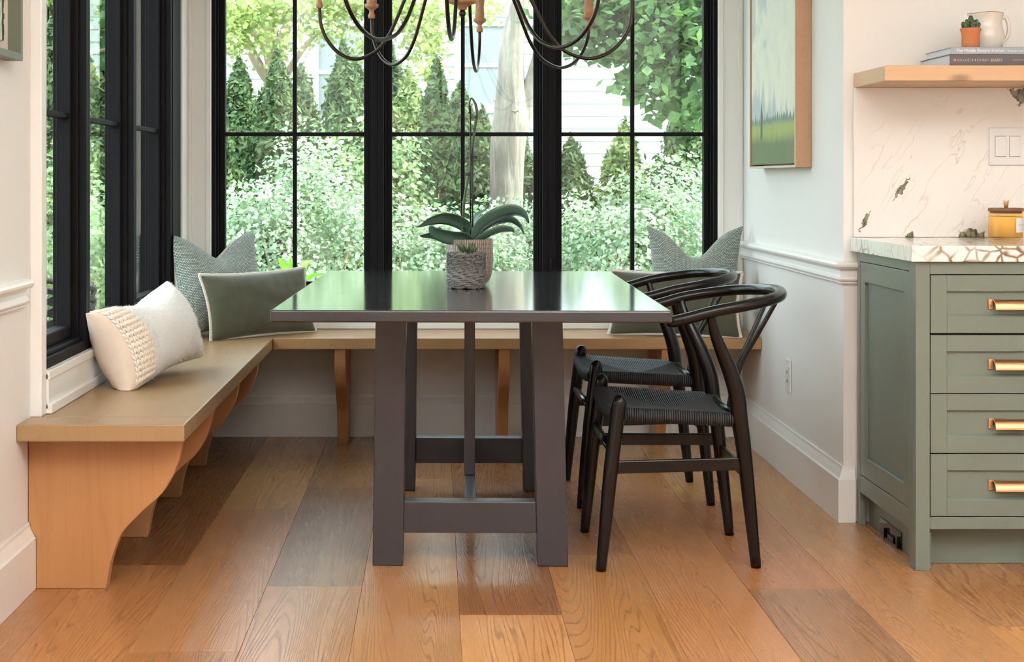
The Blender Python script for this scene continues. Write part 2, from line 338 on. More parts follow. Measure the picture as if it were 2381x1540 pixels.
# walls
struct(MB().box(XL-.15, XL, -2.2, 4.23, 0, CEIL), 'wall_left', M['wall'], label='cream wall with a chair rail left of the bench end', cat='wall')
struct(MB().box(XL-.15, XW, 4.23, YB+.2, 0, ZS).box(XL-.15, XW, 4.23, YB+.2, ZT, CEIL).box(XL-.15, XW, 4.23, 4.282, ZS, ZT).box(XL-.15, XW, 6.524, YB+.2, ZS, ZT), 'wall_bay', M['wall'], label='white wall around the tall black side windows', cat='wall')
struct(MB().box(XW, XR, YB, YB+.2, 0, ZS).box(XW, XR, YB, YB+.2, ZT, CEIL).box(XW, -.963, YB, YB+.2, ZS, ZT).box(1.203, XR, YB, YB+.2, ZS, ZT), 'wall_back', M['wall'], label='white wall around the wide black garden window', cat='wall')
struct(MB().box(XR, XR+.16, YK, YB+.2, 0, CEIL), 'wall_right', M['wall'], label='white wall of the nook beside the cabinet', cat='wall')
struct(MB().box(XR+.16, 3.3, YK, YK+.16, 0, CEIL), 'wall_kitchen', M['wall'], label='white kitchen wall above the marble splashback', cat='wall')
struct(MB().box(3.2, 3.35, -2.3, YK, 0, CEIL), 'wall_far_right', M['wall'], label='kitchen side wall outside the picture', cat='wall')
struct(MB().box(-1.25, 3.35, -2.35, -2.2, 0, CEIL), 'wall_rear', M['wall'], label='room wall behind the viewer', cat='wall')
struct(MB().box(-1.6, 3.6, -2.5, 7.25, CEIL, CEIL+.25), 'ceiling', M['wall'], label='white ceiling above the room', cat='ceiling')
# baseboards: flat board with ogee cap
def basep(s=1): return [(0, 0), (.022*s, 0), (.022*s, .137), (.017*s, .143), (.012*s, .155), (.006*s, .168), (.005*s, .178), (0, .178)]
def ext(prof, axis, a, b, off, sgn):          # profile extends from wall plane `off` in direction sgn
    return MB().prism([(off+sgn*p[0], p[1]) for p in prof], axis, a, b)
def mitre(prof, xe):                          # moulding along the nook wall, mitred round the corner to the kitchen side
    n = len(prof); vs = [(XR-p, YB, z) for p, z in prof]+[(XR-p, YK-p, z) for p, z in prof]+[(xe, YK-p, z) for p, z in prof]
    return MB().add(vs, [(k*n+i, k*n+(i+1) % n, (k+1)*n+(i+1) % n, (k+1)*n+i) for k in (0, 1) for i in range(n)]+[tuple(range(n-1, -1, -1)), tuple(range(2*n, 3*n))])
struct(ext(basep(), 'Y', -2.2, 6.678, XL, 1), 'baseboard_left', M['trim'], bevel=.001, label='tall white baseboard under the left bench', cat='baseboard')
struct(ext(basep(), 'X', XL+.02, XR-.022, YB, -1), 'baseboard_back', M['trim'], bevel=.001, label='white baseboard under the window bench', cat='baseboard')
struct(mitre(basep(), XR+.034), 'baseboard_right', M['trim'], label='tall white baseboard beside the sage cabinet', cat='baseboard')
railp = [(0, .762), (.010, .764), (.013, .768), (.010, .772), (.016, .774), (.020, .780), (.018, .788), (.012, .794), (.010, .806), (.014, .812), (.026, .815), (.032, .821), (.033, .828), (.029, .834), (.020, .837), (0, .838)]
struct(mitre(railp, XR+.043), 'trim_1', M['trim'], label='moulded white chair rail on the nook wall', cat='chair rail')
struct(ext(railp, 'Y', -2.2, 4.155, XL, 1), 'trim_3', M['trim'], label='moulded white chair rail on the left wall', cat='chair rail')
# white casings
t = MB().box(XL, XW+.004, 4.228, 4.282, ZB-.001, CEIL)
struct(t, 'trim_4', M['trim'], bevel=.004, label='white window casing at the near end of the bench', cat='window casing')
t = MB().box(XW, XW+.010, 4.2785, YB, .472, .572).box(XW, XW+.020, 4.2785, YB, ZB+.0005, .488).box(XW, XW+.014, 4.2785, YB, .553, .5795)
struct(t, 'trim_5', M['trim'], bevel=.003, label='white moulded panel between bench and left window', cat='window apron')
t = MB().box(XW, 1.31, YB-.010, YB, .472, .572).box(XW+.02, 1.29, YB-.020, YB, ZB+.0005, .488).box(XW+.02, 1.29, YB-.016, YB, .553, .5795)
struct(t, 'trim_6', M['trim'], bevel=.003, label='white moulded strip under the back window', cat='window apron')
for i, (a, b) in enumerate(((-1.068, -.964), (1.204, 1.309))):
    m = MB().box(a, b, YB-.012, YB, ZS, CEIL).box(a, a+.022, YB-.02, YB-.011, ZS, CEIL).box(b-.022, b, YB-.02, YB-.011, ZS, CEIL)
    struct(m, 'trim_%d' % (7+i), M['trim'], bevel=.004, label=('white casing left of the back window', 'white casing right of the back window')[i], cat='window casing')
struct(MB().box(XW, XW+.012, 6.525, YB-.02, ZS, CEIL), 'trim_9', M['trim'], bevel=.003, label='narrow white casing in the window corner', cat='window casing')
struct(MB().box(XW-.1, XW+.004, 6.33, 6.5245, ZS, ZT).box(XW-.20, XW-.1, 6.495, 6.5245, ZS, ZT), 'trim_10', M['black'], bevel=.003, label='broad black jamb at the end of the left window', cat='window jamb')
# ------------------------------------------------------------------ windows: every pane its own part
ZM = (1.294, 1.94)
def window(n, back, a, b, fa, fb, label):
    """a..b outer extent, fa/fb frame thickness at the ends; back wall runs along X, left wall along Y"""
    root = empty('window_%d' % n, ((a+b)/2, YB, ZS) if back else (XW, (a+b)/2, ZS), kind='structure', label=label, cat='window')
    def bx(m, s0, s1, d0, d1, z0, z1):
        return m.box(s0, s1, YB+d0, YB+d1, z0, z1) if back else m.box(XW-d0, XW-d1, s0, s1, z0, z1)
    m = MB()
    for s0, s1 in ((a, a+fa), (b-fb, b)): bx(m, s0, s1, 0, .10, ZS, ZT)
    for z0, z1 in ((ZS, ZS+.03), (ZT-.03, ZT)): bx(m, a+fa, b-fb, 0, .10, z0, z1)
    # stepped stops inside the frame
    for s0, s1 in ((a+fa, a+fa+.010), (b-fb-.010, b-fb)): bx(m, s0, s1, .022, .10, ZS+.03, ZT-.03)
    bx(m, a+fa, b-fb, .012, .10, ZS+.03, ZS+.042)
    m.build('frame', M['black'], root, bevel=.003)
    sa, sb = a+fa+.0105, b-fb-.0105; z0, z1 = ZS+.0425, ZT-.0305; sw = .024
    m = MB(); bx(m, sa, sa+sw, .040, .085, z0, z1); bx(m, sb-sw, sb, .040, .085, z0, z1); bx(m, sa+sw, sb-sw, .040, .085, z0, z0+.036); bx(m, sa+sw, sb-sw, .040, .085, z1-.036, z1)
    m.build('sash', M['black'], root, bevel=.003)
    ga, gb, gz0, gz1 = sa+sw, sb-sw, z0+.036, z1-.036; mid = (ga+gb)/2; mw = .0085
    if back: m = MB(); bx(m, mid-mw, mid+mw, .047, .075, gz0, gz1); m.build('muntin', M['black'], root, bevel=.002)
    halves = ((ga, mid-mw), (mid+mw, gb)) if back else ((ga, gb),)
    cz = [gz0]+list(ZM)+[gz1]
    for zc in ZM:
        for s0, s1 in halves:
            m = MB(); bx(m, s0, s1, .047, .075, zc-mw, zc+mw); m.build('muntin', M['black'], root, bevel=.002)
    for i in range(3):
        for s0, s1 in halves:
            m = MB(); bx(m, s0, s1, .060, .062, cz[i]+(mw if i else 0), cz[i+1]-(mw if i < 2 else 0)); m.build('pane', M['glass'], root)
    if n == 2:                                        # crank handle on the frame
        s = b+.006; m = MB(); bx(m, s-.005, s+.005, -.022, 0, ZS+.05, ZS+.18); m.build('latch_handle', M['black'], root, bevel=.003)
    return root
window(1, True, -.963, -.252, .018, .026, 'left of the three black casement windows above the table')
window(2, True, -.252, .4785, .026, .026, 'middle black casement window behind the orchid')
window(3, True, .4785, 1.203, .026, .018, 'right black casement window behind the tweed cushion')
window(4, False, 4.283, 4.81, .016, .028, 'narrow black side window nearest the viewer')
window(5, False, 4.81, 5.558, .028, .028, 'middle black side window above the white cushion')
window(6, False, 5.558, 6.33, .028, .03, 'black side window nearest the corner cushion')
# ------------------------------------------------------------------ corner bench
bench = empty('corner_bench', (-.88, 5.4, 0), label='L-shaped wooden corner bench on curved brackets under the windows', cat='bench')
XF, YF, YE = -.66, 6.30, 4.096
o = MB().box(XL+.001, XF, YE, 4.227, .415, ZB).box(XW+.001, XF, 4.227, YB-.001, .415, ZB).build('bench_top', M['bench'], bench, bevel=.003); o.color = (1, 1, 1, 1)
o = MB().box(XF+.0015, XR-.001, YF, YB-.001, .415, ZB).build('bench_top', M['bench'], bench, bevel=.003); o.color = (1.06, .98, .86, 1)
prof = [(.417, .4148), (.413, .38), (.406, .3436), (.39, .304), (.36, .255), (.3155, .215), (.28, .18), (.253, .149), (.2355, .109), (.222, .0642), (.211, 0)]
prof = [tuple(p) for p in spline(prof, 3)]
notch = [(.0235, 0), (.0235, .138), (.018, .145), (.010, .160), (.006, .180), (.002, .182), (.002, .4148)]
for y in (4.211, 4.815, 5.416, 6.01):
    o = MB().prism([(XL+a, z) for a, z in prof+notch], 'Y', y, y+.044).build('bracket', M['bracket'], bench, bevel=.002); o.color = (1, 1, 1, 1)
for x in (-.389, .274, .93):
    o = MB().prism([(YB-a*.93, z) for a, z in prof+notch], 'X', x-.0225, x+.0225).build('bracket', M['bracket'], bench, bevel=.002); o.color = (.9, .9, .9, 1)
# ------------------------------------------------------------------ cabinet, worktop, splashback, shelf
CX0, CX1, CYF = 1.348, 2.02, 4.404
cab = empty('drawer_cabinet', (1.68, 4.72, 0), label='sage green four-drawer cabinet with a panelled side and brass pulls', cat='cabinet')
T = .018; SX = CX0+.018
m = MB().box(SX+.012, CX1, CYF+.022, YK-.003, .125, .870)                                         # carcass
m.box(CX0, CX0+.040, CYF, CYF+.02, 0, .870).box(CX1-.04, CX1, CYF, CYF+.02, 0, .870)              # front stiles to the floor
m.box(CX0+.04, CX1-.04, CYF, CYF+.02, .8345, .870).box(CX0+.04, CX1-.04, CYF, CYF+.02, .117, .1505)
m.box(CX0, SX, CYF+.02, CYF+.062, 0, .870).box(CX0, SX, 4.985, 5.015, 0, .870)                   # side posts
m.box(CX0, SX, CYF+.062, 4.985, .8405, .870).box(CX0, SX, CYF+.062, 4.985, .105, .1605)
m.build('carcass', M['green'], cab, bevel=.0015)
MB().box(CX0+.04, CX1-.04, 4.492, 4.51, .001, .117).box(CX0+.034, CX0+.05, CYF+.02, 5.0, .001, .105).build('toe_kick', M['green'], cab)
pz0, pz1, py0, py1 = .1625, .8385, CYF+.0645, 4.9825
o = MB().box(CX0+.001, SX+.001, py0, py0+.05, pz0, pz1).box(CX0+.001, SX+.001, py1-.05, py1, pz0, pz1).box(CX0+.001, SX+.001, py0+.05, py1-.05, pz0, pz0+.062).box(CX0+.001, SX+.001, py0+.05, py1-.05, pz1-.062, pz1)
o.box(SX-.006, SX+.006, py0+.05, py1-.05, pz0+.062, pz1-.062); sp = o.build('side_panel', M['green'], cab, bevel=.002)
MB().box(SX+.001, SX+.004, py0-.003, py1+.003, pz0-.003, pz1+.003).build('shadow_gap', M['dark'], cab)
drawers = [(.669, .832), (.4997, .663), (.3314, .497), (.1535, .328)]
for z0, z1 in drawers:
    xa, xb = CX0+.0425, CX1-.0425; yf = CYF+.001; i = .046
    m = MB().box(xa, xa+i, yf, yf+.019, z0, z1).box(xb-i, xb, yf, yf+.019, z0, z1).box(xa+i, xb-i, yf, yf+.019, z0, z0+i).box(xa+i, xb-i, yf, yf+.019, z1-i, z1).box(xa+i, xb-i, yf+.010, yf+.019, z0+i, z1-i)
    # bevelled lower ledge of the recessed panel
    m.prism([(yf+.0102, z0+i), (yf+.0005, z0+i), (yf+.0102, z0+i+.007)], 'X', xa+i, xb-i)
    d = m.build('drawer', M['green'], cab, bevel=.0012)
    zc = (z0+z1)/2-.003; hx0, hx1 = 1.555, 1.555+.26
    m = MB(); pf = []
    for k in range(9):
        a = PI/2*k/8; pf.append((yf+.006-.026*math.sin(a)-.002, zc+.0165-.028*(1-math.cos(a))))
    pf = [(yf+.010, zc+.0165)]+pf+[(yf-.019, zc-.0115)]+[(yf+.009-.026*math.sin(PI/2*k/8), zc+.0135-.0255*(1-math.cos(PI/2*k/8))) for k in range(8, -1, -1)]
    m.prism(pf, 'X', hx0+.012, hx1-.012)
    for s in (hx0, hx1-.012): m.box(s, s+.012, yf+.004, yf+.0098, zc-.0115, zc+.0165)
    for s in (hx0+.006, hx1-.006): m.lathe([(.0028, 0), (.0028, .001), (.001, .0014)], (s, yf+.0045, zc), 10)
    hd = m.build('pull_handle', M['brass'], d, bevel=.0006)
    for s in (hx0+.006, hx1-.006): MB().box(s-.0026, s+.0026, yf+.003, yf+.0042, zc+.001, zc+.003).build('screw', M['gilt'], d)
MB().box(CX0+.04, CX1-.04, CYF+.020, CYF+.0218, .15, .835).build('shadow_gap', M['dark'], cab)
vent = empty('floor_vent', (CX0+.03, 4.756, 0), label='glossy black outlet box in the cabinet toe kick', cat='vent')
MB().box(CX0+.030, CX0+.0335, 4.645, 4.868, .001, .053).build('cover_plate', M['vent'], vent, bevel=.0015)
MB().box(CX0+.022, CX0+.030, 4.66, 4.84, .002, .009).box(CX0+.020, CX0+.030, 4.655, 4.668, .002, .036).box(CX0+.020, CX0+.030, 4.79, 4.80, .002, .034).box(CX0+.022, CX0+.030, 4.70, 4.76, .009, .024).build('socket_housing', M['vent'], vent, bevel=.001)
top = MB().prism([(1.332, YK-.001), (1.332, 4.388), (2.06, 4.388), (2.06, YK-.001)], 'Z', .8705, .915).build('worktop', marble('veined_worktop', True), bevel=.002, label='thick veined marble worktop on the sage cabinet', cat='worktop')
pt = [(at(2095, 440, 5.02), .052, .0125, math.radians(58)), (at(2010, 517, 5.02), .040, .010, math.radians(66)), (at(2117, 552, 5.02), .020, .020, 0), (at(2252, 562, 5.02), .062, .045, math.radians(30)), (at(2380, 222, 5.02), .035, .05, 1.2)]
MB().box(1.340, 2.4, 5.022, YK-.0005, .9155, 1.3965).build('marble_splashback', marble('veined_splashback', False, [(p.x, p.z, a, b, r) for p, a, b, r in pt]), bevel=.0015, label='cream marble splashback with rust and green veins under the shelf', cat='splashback')
o = MB().box(1.343, 2.4, 4.687, YK-.0005, 1.397, 1.443).build('wall_shelf', M['shelf'], bevel=.002, label='thick floating fir shelf holding books and a jug', cat='shelf'); o.color = (1, 1, 1, 1)
# wall plates
sw = empty('light_switch', (1.829, 5.018, 1.207), label='white double rocker switch plate on the marble', cat='light switch')
MB().box(1.771, 1.887, 5.014, 5.0217, 1.147, 1.267).build('cover_plate', M['plate'], sw, bevel=.002)
for x in (1.806, 1.852):
    MB().box(x-.0172, x+.0172, 5.0133, 5.0139, 1.173, 1.241).build('rocker_surround', M['inkgrey'], sw)
    MB().hexa([(x-.0165, 5.0092, 1.176), (x+.0165, 5.0092, 1.176), (x+.0165, 5.0138, 1.1735), (x-.0165, 5.0138, 1.1735)], [(x-.0165, 5.0115, 1.2375), (x+.0165, 5.0115, 1.2375), (x+.0165, 5.0138, 1.2405), (x-.0165, 5.0138, 1.2405)]).build('rocker', M['plate'], sw, bevel=.0008)
oz = empty('wall_outlet', (1.305, 5.81, .37), label='white outlet plate low on the nook wall', cat='outlet')
MB().box(1.303, 1.3095, 5.773, 5.848, .311, .432).build('cover_plate', M['plate'], oz, bevel=.002)
MB().box(1.3005, 1.303, 5.793, 5.828, .338, .405).build('outlet_face', M['plate'], oz, bevel=.001)
for z in (.352, .385): MB().box(1.3, 1.3006, 5.803, 5.806, z-.006, z+.006).box(1.3, 1.3006, 5.814, 5.817, z-.006, z+.006).build('slot', M['dark'], oz)
# ------------------------------------------------------------------ pictures
def painting_mat():
    t = NT('landscape_painting'); o = t.pos(); sp = t.n('SeparateXYZ', {0: o}); y = sp.node.outputs[1]; z = sp.node.outputs[2]
    n = t.noise(t.map(o, (1, 3, 3)), 2.2, 4., .6, .6); n2 = t.noise(t.map(o, (1, 6, 5)), 3., 4., .6, .4)
    sky = t.mix(t.sstep(n, .35, .7), (.78, .745, .60), (.68, .67, .59))
    cl = t.sstep(t.math('ADD', n, t.math('ADD', t.math('MULTIPLY', t.math('SUBTRACT', y, 5.98), .9), t.math('MULTIPLY', t.math('SUBTRACT', z, 1.72), .9))), .52, .72)
    col = t.mix(t.math('MULTIPLY', cl, .8), sky, t.mix(n2, (.33, .36, .37), (.60, .61, .58)))
    def treeline(freq, base, amp, c, soft, bias=0.):
        global_h = t.noise(t.map(o, (0, freq, 0)), 1., 2.)
        h = t.math('ADD', base, t.math('MULTIPLY', t.math('POWER', global_h, 2.), amp))
        if bias: h = t.math('ADD', h, t.math('MULTIPLY', t.math('SUBTRACT', y, 5.85), bias))
        return t.mix(t.sstep(t.math('SUBTRACT', h, t.math('ADD', z, t.math('MULTIPLY', t.math('SUBTRACT', n2, .5), .03))), -soft, soft), col, c)
    col = treeline(15., 1.27, .40, t.mix(n2, (.52, .55, .52), (.42, .47, .46)), .035, .22)
    col = treeline(38., 1.305, .12, (.17, .23, .19), .008)
    col = treeline(3., 1.305, .02, t.mix(n2, (.28, .34, .10), (.42, .47, .15)), .012)
    col = treeline(2., 1.245, .03, t.mix(n, (.10, .15, .065), (.21, .25, .12)), .025)
    cy = t.math('ABSOLUTE', t.math('SUBTRACT', y, 6.06)); ct = t.math('MULTIPLY', t.sstep(t.math('ADD', cy, t.math('MULTIPLY', n2, .012)), .03, .02), t.math('MULTIPLY', t.sstep(z, 1.245, 1.26), t.sstep(t.math('ADD', z, t.math('MULTIPLY', cy, 3.)), 1.415, 1.39)))
    col = t.mix(ct, col, (.10, .14, .07))
    return t.done(t.bsdf(col=col, rough=.5, normal=t.bump(n2, .2, .002)))
pic = empty('framed_painting', (1.30, 5.87, 1.62), label='landscape painting in a deep wooden float frame on the nook wall', cat='painting')
PY0, PY1, PZ0, PZ1, PX = 5.468, 6.262, 1.143, 2.15, 1.254
MB().box(PX, XR-.0005, PY0, PY0+.008, PZ0, PZ1).box(PX, XR-.0005, PY1-.008, PY1, PZ0, PZ1).box(PX, XR-.0005, PY0+.008, PY1-.008, PZ0, PZ0+.008).box(PX, XR-.0005, PY0+.008, PY1-.008, PZ1-.008, PZ1).build('float_frame', M['fieldwood'], pic, bevel=.001)
e = .0022
MB().box(PX-e, PX-.0001, PY0, PY0+.007, PZ0, PZ1).box(PX-e, PX-.0001, PY1-.007, PY1, PZ0, PZ1).box(PX-e, PX-.0001, PY0+.007, PY1-.007, PZ0, PZ0+.007).build('gilt_edge', M['frameedge'], pic)
MB().box(PX+.004, XR-.01, PY0+.014, PY1-.014, PZ0+.014, PZ1-.014).build('canvas', painting_mat(), pic)
def art_mat():
    t = NT('abstract_print'); o = t.pos(); n = t.noise(t.map(o, (1, 14, 9)), 1.2, 4., .65, .8); s = t.n('SeparateXYZ', {0: o}); z = s.node.outputs[2]
    col = t.ramp(n, [(.30, (.03, .05, .03)), (.42, (.12, .25, .10)), (.5, (.55, .62, .52)), (.58, (.18, .30, .16)), (.7, (.72, .76, .70))])
    return t.done(t.bsdf(col=t.mix(t.sstep(z, 1.50, 1.44), col, (.66, .63, .50)), rough=.5))
p2 = empty('framed_print', (-1.09, 3.6, 1.7), label='torn-edge print in a sage green box frame on the left wall', cat='picture')
AY0, AY1, AZ0, AZ1 = 3.30, 4.005, 1.405, 2.35
MB().box(XL+.0005, XL+.042, AY1-.018, AY1, AZ0, AZ1).box(XL+.0005, XL+.042, AY0, AY0+.018, AZ0, AZ1).box(XL+.0005, XL+.042, AY0+.018, AY1-.018, AZ0, AZ0+.018).box(XL+.0005, XL+.042, AY0+.018, AY1-.018, AZ1-.018, AZ1).build('frame', M['sageframe'], p2, bevel=.001)
MB().box(XL+.001, XL+.008, AY0+.018, AY1-.018, AZ0+.018, AZ1-.018).build('mount', M['linen'], p2)
MB().box(XL+.013, XL+.016, AY0+.08, AY1-.095, AZ0+.045, AZ1-.08).build('print', art_mat(), p2)
m = MB(); yy = AY1-.095
for k in range(60):
    z = AZ0+.045+k*.0137; m.box(XL+.0125, XL+.0165, yy-.004, yy+.010+random.uniform(-.004, .005), z, z+.0137)
m.build('torn_edge', M['dark'], p2)
# ------------------------------------------------------------------ table (built in its own axes, turned one degree)
TZ = .755; tab = empty('dining_table', (.106, 5.02, 0), (0, 0, math.radians(-1.03)), label='black wooden trestle dining table in front of the window bench', cat='table')
MB().box(-.532, .532, -.876, .878, .722, TZ).build('table_top', M['tabletop'], tab, local=True, bevel=.005, seg=3)
for sy, (y0, y1) in ((-1, (-.565, -.475)), (1, (.50, .59))):
    for sx in (-1, 1):
        xb, xt, hw = .235*sx, (.231-.012 if sx > 0 else .226)*sx, .0435
        MB().hexa([(xb-hw, y0, 0), (xb+hw, y0, 0), (xb+hw, y1, 0), (xb-hw, y1, 0)], [(xt-hw, y0, .7215), (xt+hw, y0, .7215), (xt+hw, y1, .7215), (xt-hw, y1, .7215)]).build('leg', M['tableleg'], tab, local=True, bevel=.003)
    ya, yb = (y0+.004, y0+.06) if sy < 0 else (y0+.03, y1-.004)
    MB().hexa([(-.190, ya, .094), (.189, ya, .094), (.189, yb, .094), (-.190, yb, .094)], [(-.189, ya, .183), (.187, ya, .183), (.187, yb, .183), (-.189, yb, .183)]).build('end_rail', M['tableleg'], tab, local=True, bevel=.002)
MB().box(-.0175, .0175, -.5045, .5295, .094, .183).build('stretcher', M['tableleg'], tab, local=True, bevel=.002)
MB().box(-.0165, .0165, -.16, .16, .1835, .7215).build('centre_post', M['tableleg'], tab, local=True, bevel=.002)
# ------------------------------------------------------------------ wishbone chair
def make_chair(loc, label):
    ch = empty('dining_chair', loc, label=label, cat='chair', group='black chairs at the right side of the table')
    mat = M['chair']
    def L(m, name, **k): return m.build(name, mat, ch, local=True, **k)
    for s in (-1, 1):
        P = spline([(-.223, .243*s, 0, .0145), (-.211, .242*s, .12, .0178), (-.196, .240*s, .27, .0205), (-.180, .237*s, .40, .0212), (-.171, .235*s, .468, .0212), (-.1695, .235*s, .484, .0175), (-.169, .235*s, .4925, .010), (-.169, .235*s, .495, .002)], 4)
        L(MB().tube(P, [p[3] for p in P], 16), 'leg')
        P = spline([(.222, .202*s, 0, .0145), (.206, .204*s, .15, .0185), (.188, .208*s, .317, .0215), (.1735, .212*s, .42, .0235), (.1640, .217*s, .495, .0235), (.1430, .225*s, .560, .0215), (.118, .236*s, .618, .0185), (.098, .248*s, .665, .0155), (.086, .259*s, .706, .0125), (.083, .262*s, .722, .0115)], 4)
        L(MB().tube(P, [p[3] for p in P], 16), 'leg')
        a = Vector((-.197, .2400*s, .291)); b = Vector((.191, .2070*s, .296)); t = .008
        L(MB().hexa([(a.x, a.y-t, a.z-.018), (b.x, b.y-t, b.z-.018), (b.x, b.y+t, b.z-.018), (a.x, a.y+t, a.z-.018)], [(a.x, a.y-t, a.z+.018), (b.x, b.y-t, b.z+.018), (b.x, b.y+t, b.z+.018), (a.x, a.y+t, a.z+.018)]), 'side_stretcher', bevel=.003)
        P = [(-.175, .232*s, .437), (.165, .209*s, .424)]
        L(MB().tube(P, .011, 10), 'seat_rail')
    L(MB().tube([(-.190, -.238, .335), (-.191, 0, .335), (-.190, .238, .335)], .0125, 12), 'front_stretcher')
    L(MB().hexa([(.189, -.204, .247), (.203, -.204, .247), (.203, .204, .247), (.189, .204, .247)], [(.187, -.204, .282), (.201, -.204, .282), (.201, .204, .282), (.187, .204, .282)]), 'rear_stretcher', bevel=.003)
    L(MB().tube([(-.180, -.232, .437), (-.182, 0, .430), (-.180, .232, .437)], .011, 10), 'seat_rail'); L(MB().tube([(.168, -.209, .424), (.168, .209, .424)], .011, 10), 'seat_rail')
    half = [(-.040, .252, .698), (.02, .262, .713), (.09, .266, .732), (.17, .257, .746), (.24, .224, .757), (.293, .155, .764), (.320, .075, .768)]
    P = spline(half+[(.327, 0, .769)]+[(x, -y, z) for x, y, z in reversed(half)], 6); n = len(P)
    R = [.0165*(.55 if i in (0, n-1) else .85 if i in (1, n-2) else 1)+.002*math.exp(-((i-n/2)/12)**2) for i in range(n)]
    L(MB().tube(P, R, 16), 'arm_rail')
    m = MB()
    for s in (-1, 1):
        Q = spline([(.180, .0125*s, .405, .0125), (.200, .0135*s, .50, .0125), (.2175, .018*s, .56, .0105), (.250, .032*s, .625, .0095), (.288, .049*s, .70, .0095), (.316, .063*s, .757, .0100)], 5)
        vs = []; k = len(Q)
        for i in range(k):
            d = np.array(Q[min(i+1, k-1)][:3])-np.array(Q[max(i-1, 0)][:3]); nx, nz = d[2], -d[0]; l = math.hypot(nx, nz); nx, nz = nx/l*.0052, nz/l*.0052
            x, y, z, hw = Q[i]; vs += [(x-nx, y-hw, z-nz), (x+nx, y-hw, z+nz), (x+nx, y+hw, z+nz), (x-nx, y+hw, z-nz)]
        fs = [(i*4+j, i*4+(j+1) % 4, i*4+4+(j+1) % 4, i*4+4+j) for i in range(k-1) for j in range(4)]+[(3, 2, 1, 0), (k*4-4, k*4-3, k*4-2, k*4-1)]
        m.add(vs, fs)
    L(m, 'back_splat', bevel=.002)
    # woven cord seat: every cord a small tube wrapped over its rail
    m = MB(); xf, xb, yf, yb = -.182, .172, .222, .205; xc = (xf+xb)/2; A = (xb-xf)/2; pitch = .0066
    def yside(x): return yf+(yb-yf)*(x-xf)/(xb-xf)
    def zs(x, y):
        xn = (x-xc)/A; yn = y/yside(x)
        return .4565-.020*(xn+1)/2-.016*(1-yn*yn)-.008*(1-xn*xn)*(1-yn*yn)
    n = int((xb-xf)/pitch)
    for s in (-1, 1):
        for i in range(n):
            x = xf+(i+.5)*pitch; ys = yside(x); yi = ys*abs((x-xc)/A)*.97; z = zs(x, ys)
            pts = [(x, s*(ys-.004), z-.036), (x, s*(ys+.012), z-.033), (x, s*(ys+.0185), z-.022), (x, s*(ys+.018), z-.008), (x, s*(ys+.010), z+.001)]
            for k in range(1, 6):
                y = ys+(yi-ys)*k/5; pts.append((x, s*y, zs(x, y)))
            m.tube(pts, .0034, 5, caps=False)
    n = int(2*yf/pitch)
    for s in (-1, 1):
        for i in range(n):
            y = -yf+(i+.5)*pitch; xe = xf if s < 0 else xb; ys = yf if s < 0 else yb
            if abs(y) > ys: continue
            xi = xc+s*A*abs(y)/ys*.97; z = zs(xe, y)
            pts = [(xe-s*.004, y, z-.036), (xe+s*.010, y, z-.033), (xe+s*.016, y, z-.020), (xe+s*.014, y, z-.007), (xe+s*.008, y, z+.0005)]
            for k in range(1, 6):
                x = xe+(xi-xe)*k/5; pts.append((x, y, zs(x, y)))
            m.tube(pts, .0034, 5, caps=False)
    m.grid(lambda a, b: (xf+(xb-xf)*a, (2*b-1)*yside(xf+(xb-xf)*a), zs(xf+(xb-xf)*a, (2*b-1)*yside(xf+(xb-xf)*a)*.999)-.003), 10, 10); m.uv = None
    m.build('woven_seat', M['cord'], ch, local=True, kind='stuff')
    return ch
c1 = make_chair((.685, 4.645, 0), 'black wishbone chair nearer the viewer, arm rail touching the table corner')
c2 = copy_tree(c1); c2.location = (.702, 5.487, 0); c2.rotation_euler = (0, 0, math.radians(1.)); c2['label'] = 'black wishbone chair farther back, beside the olive cushion on the bench'
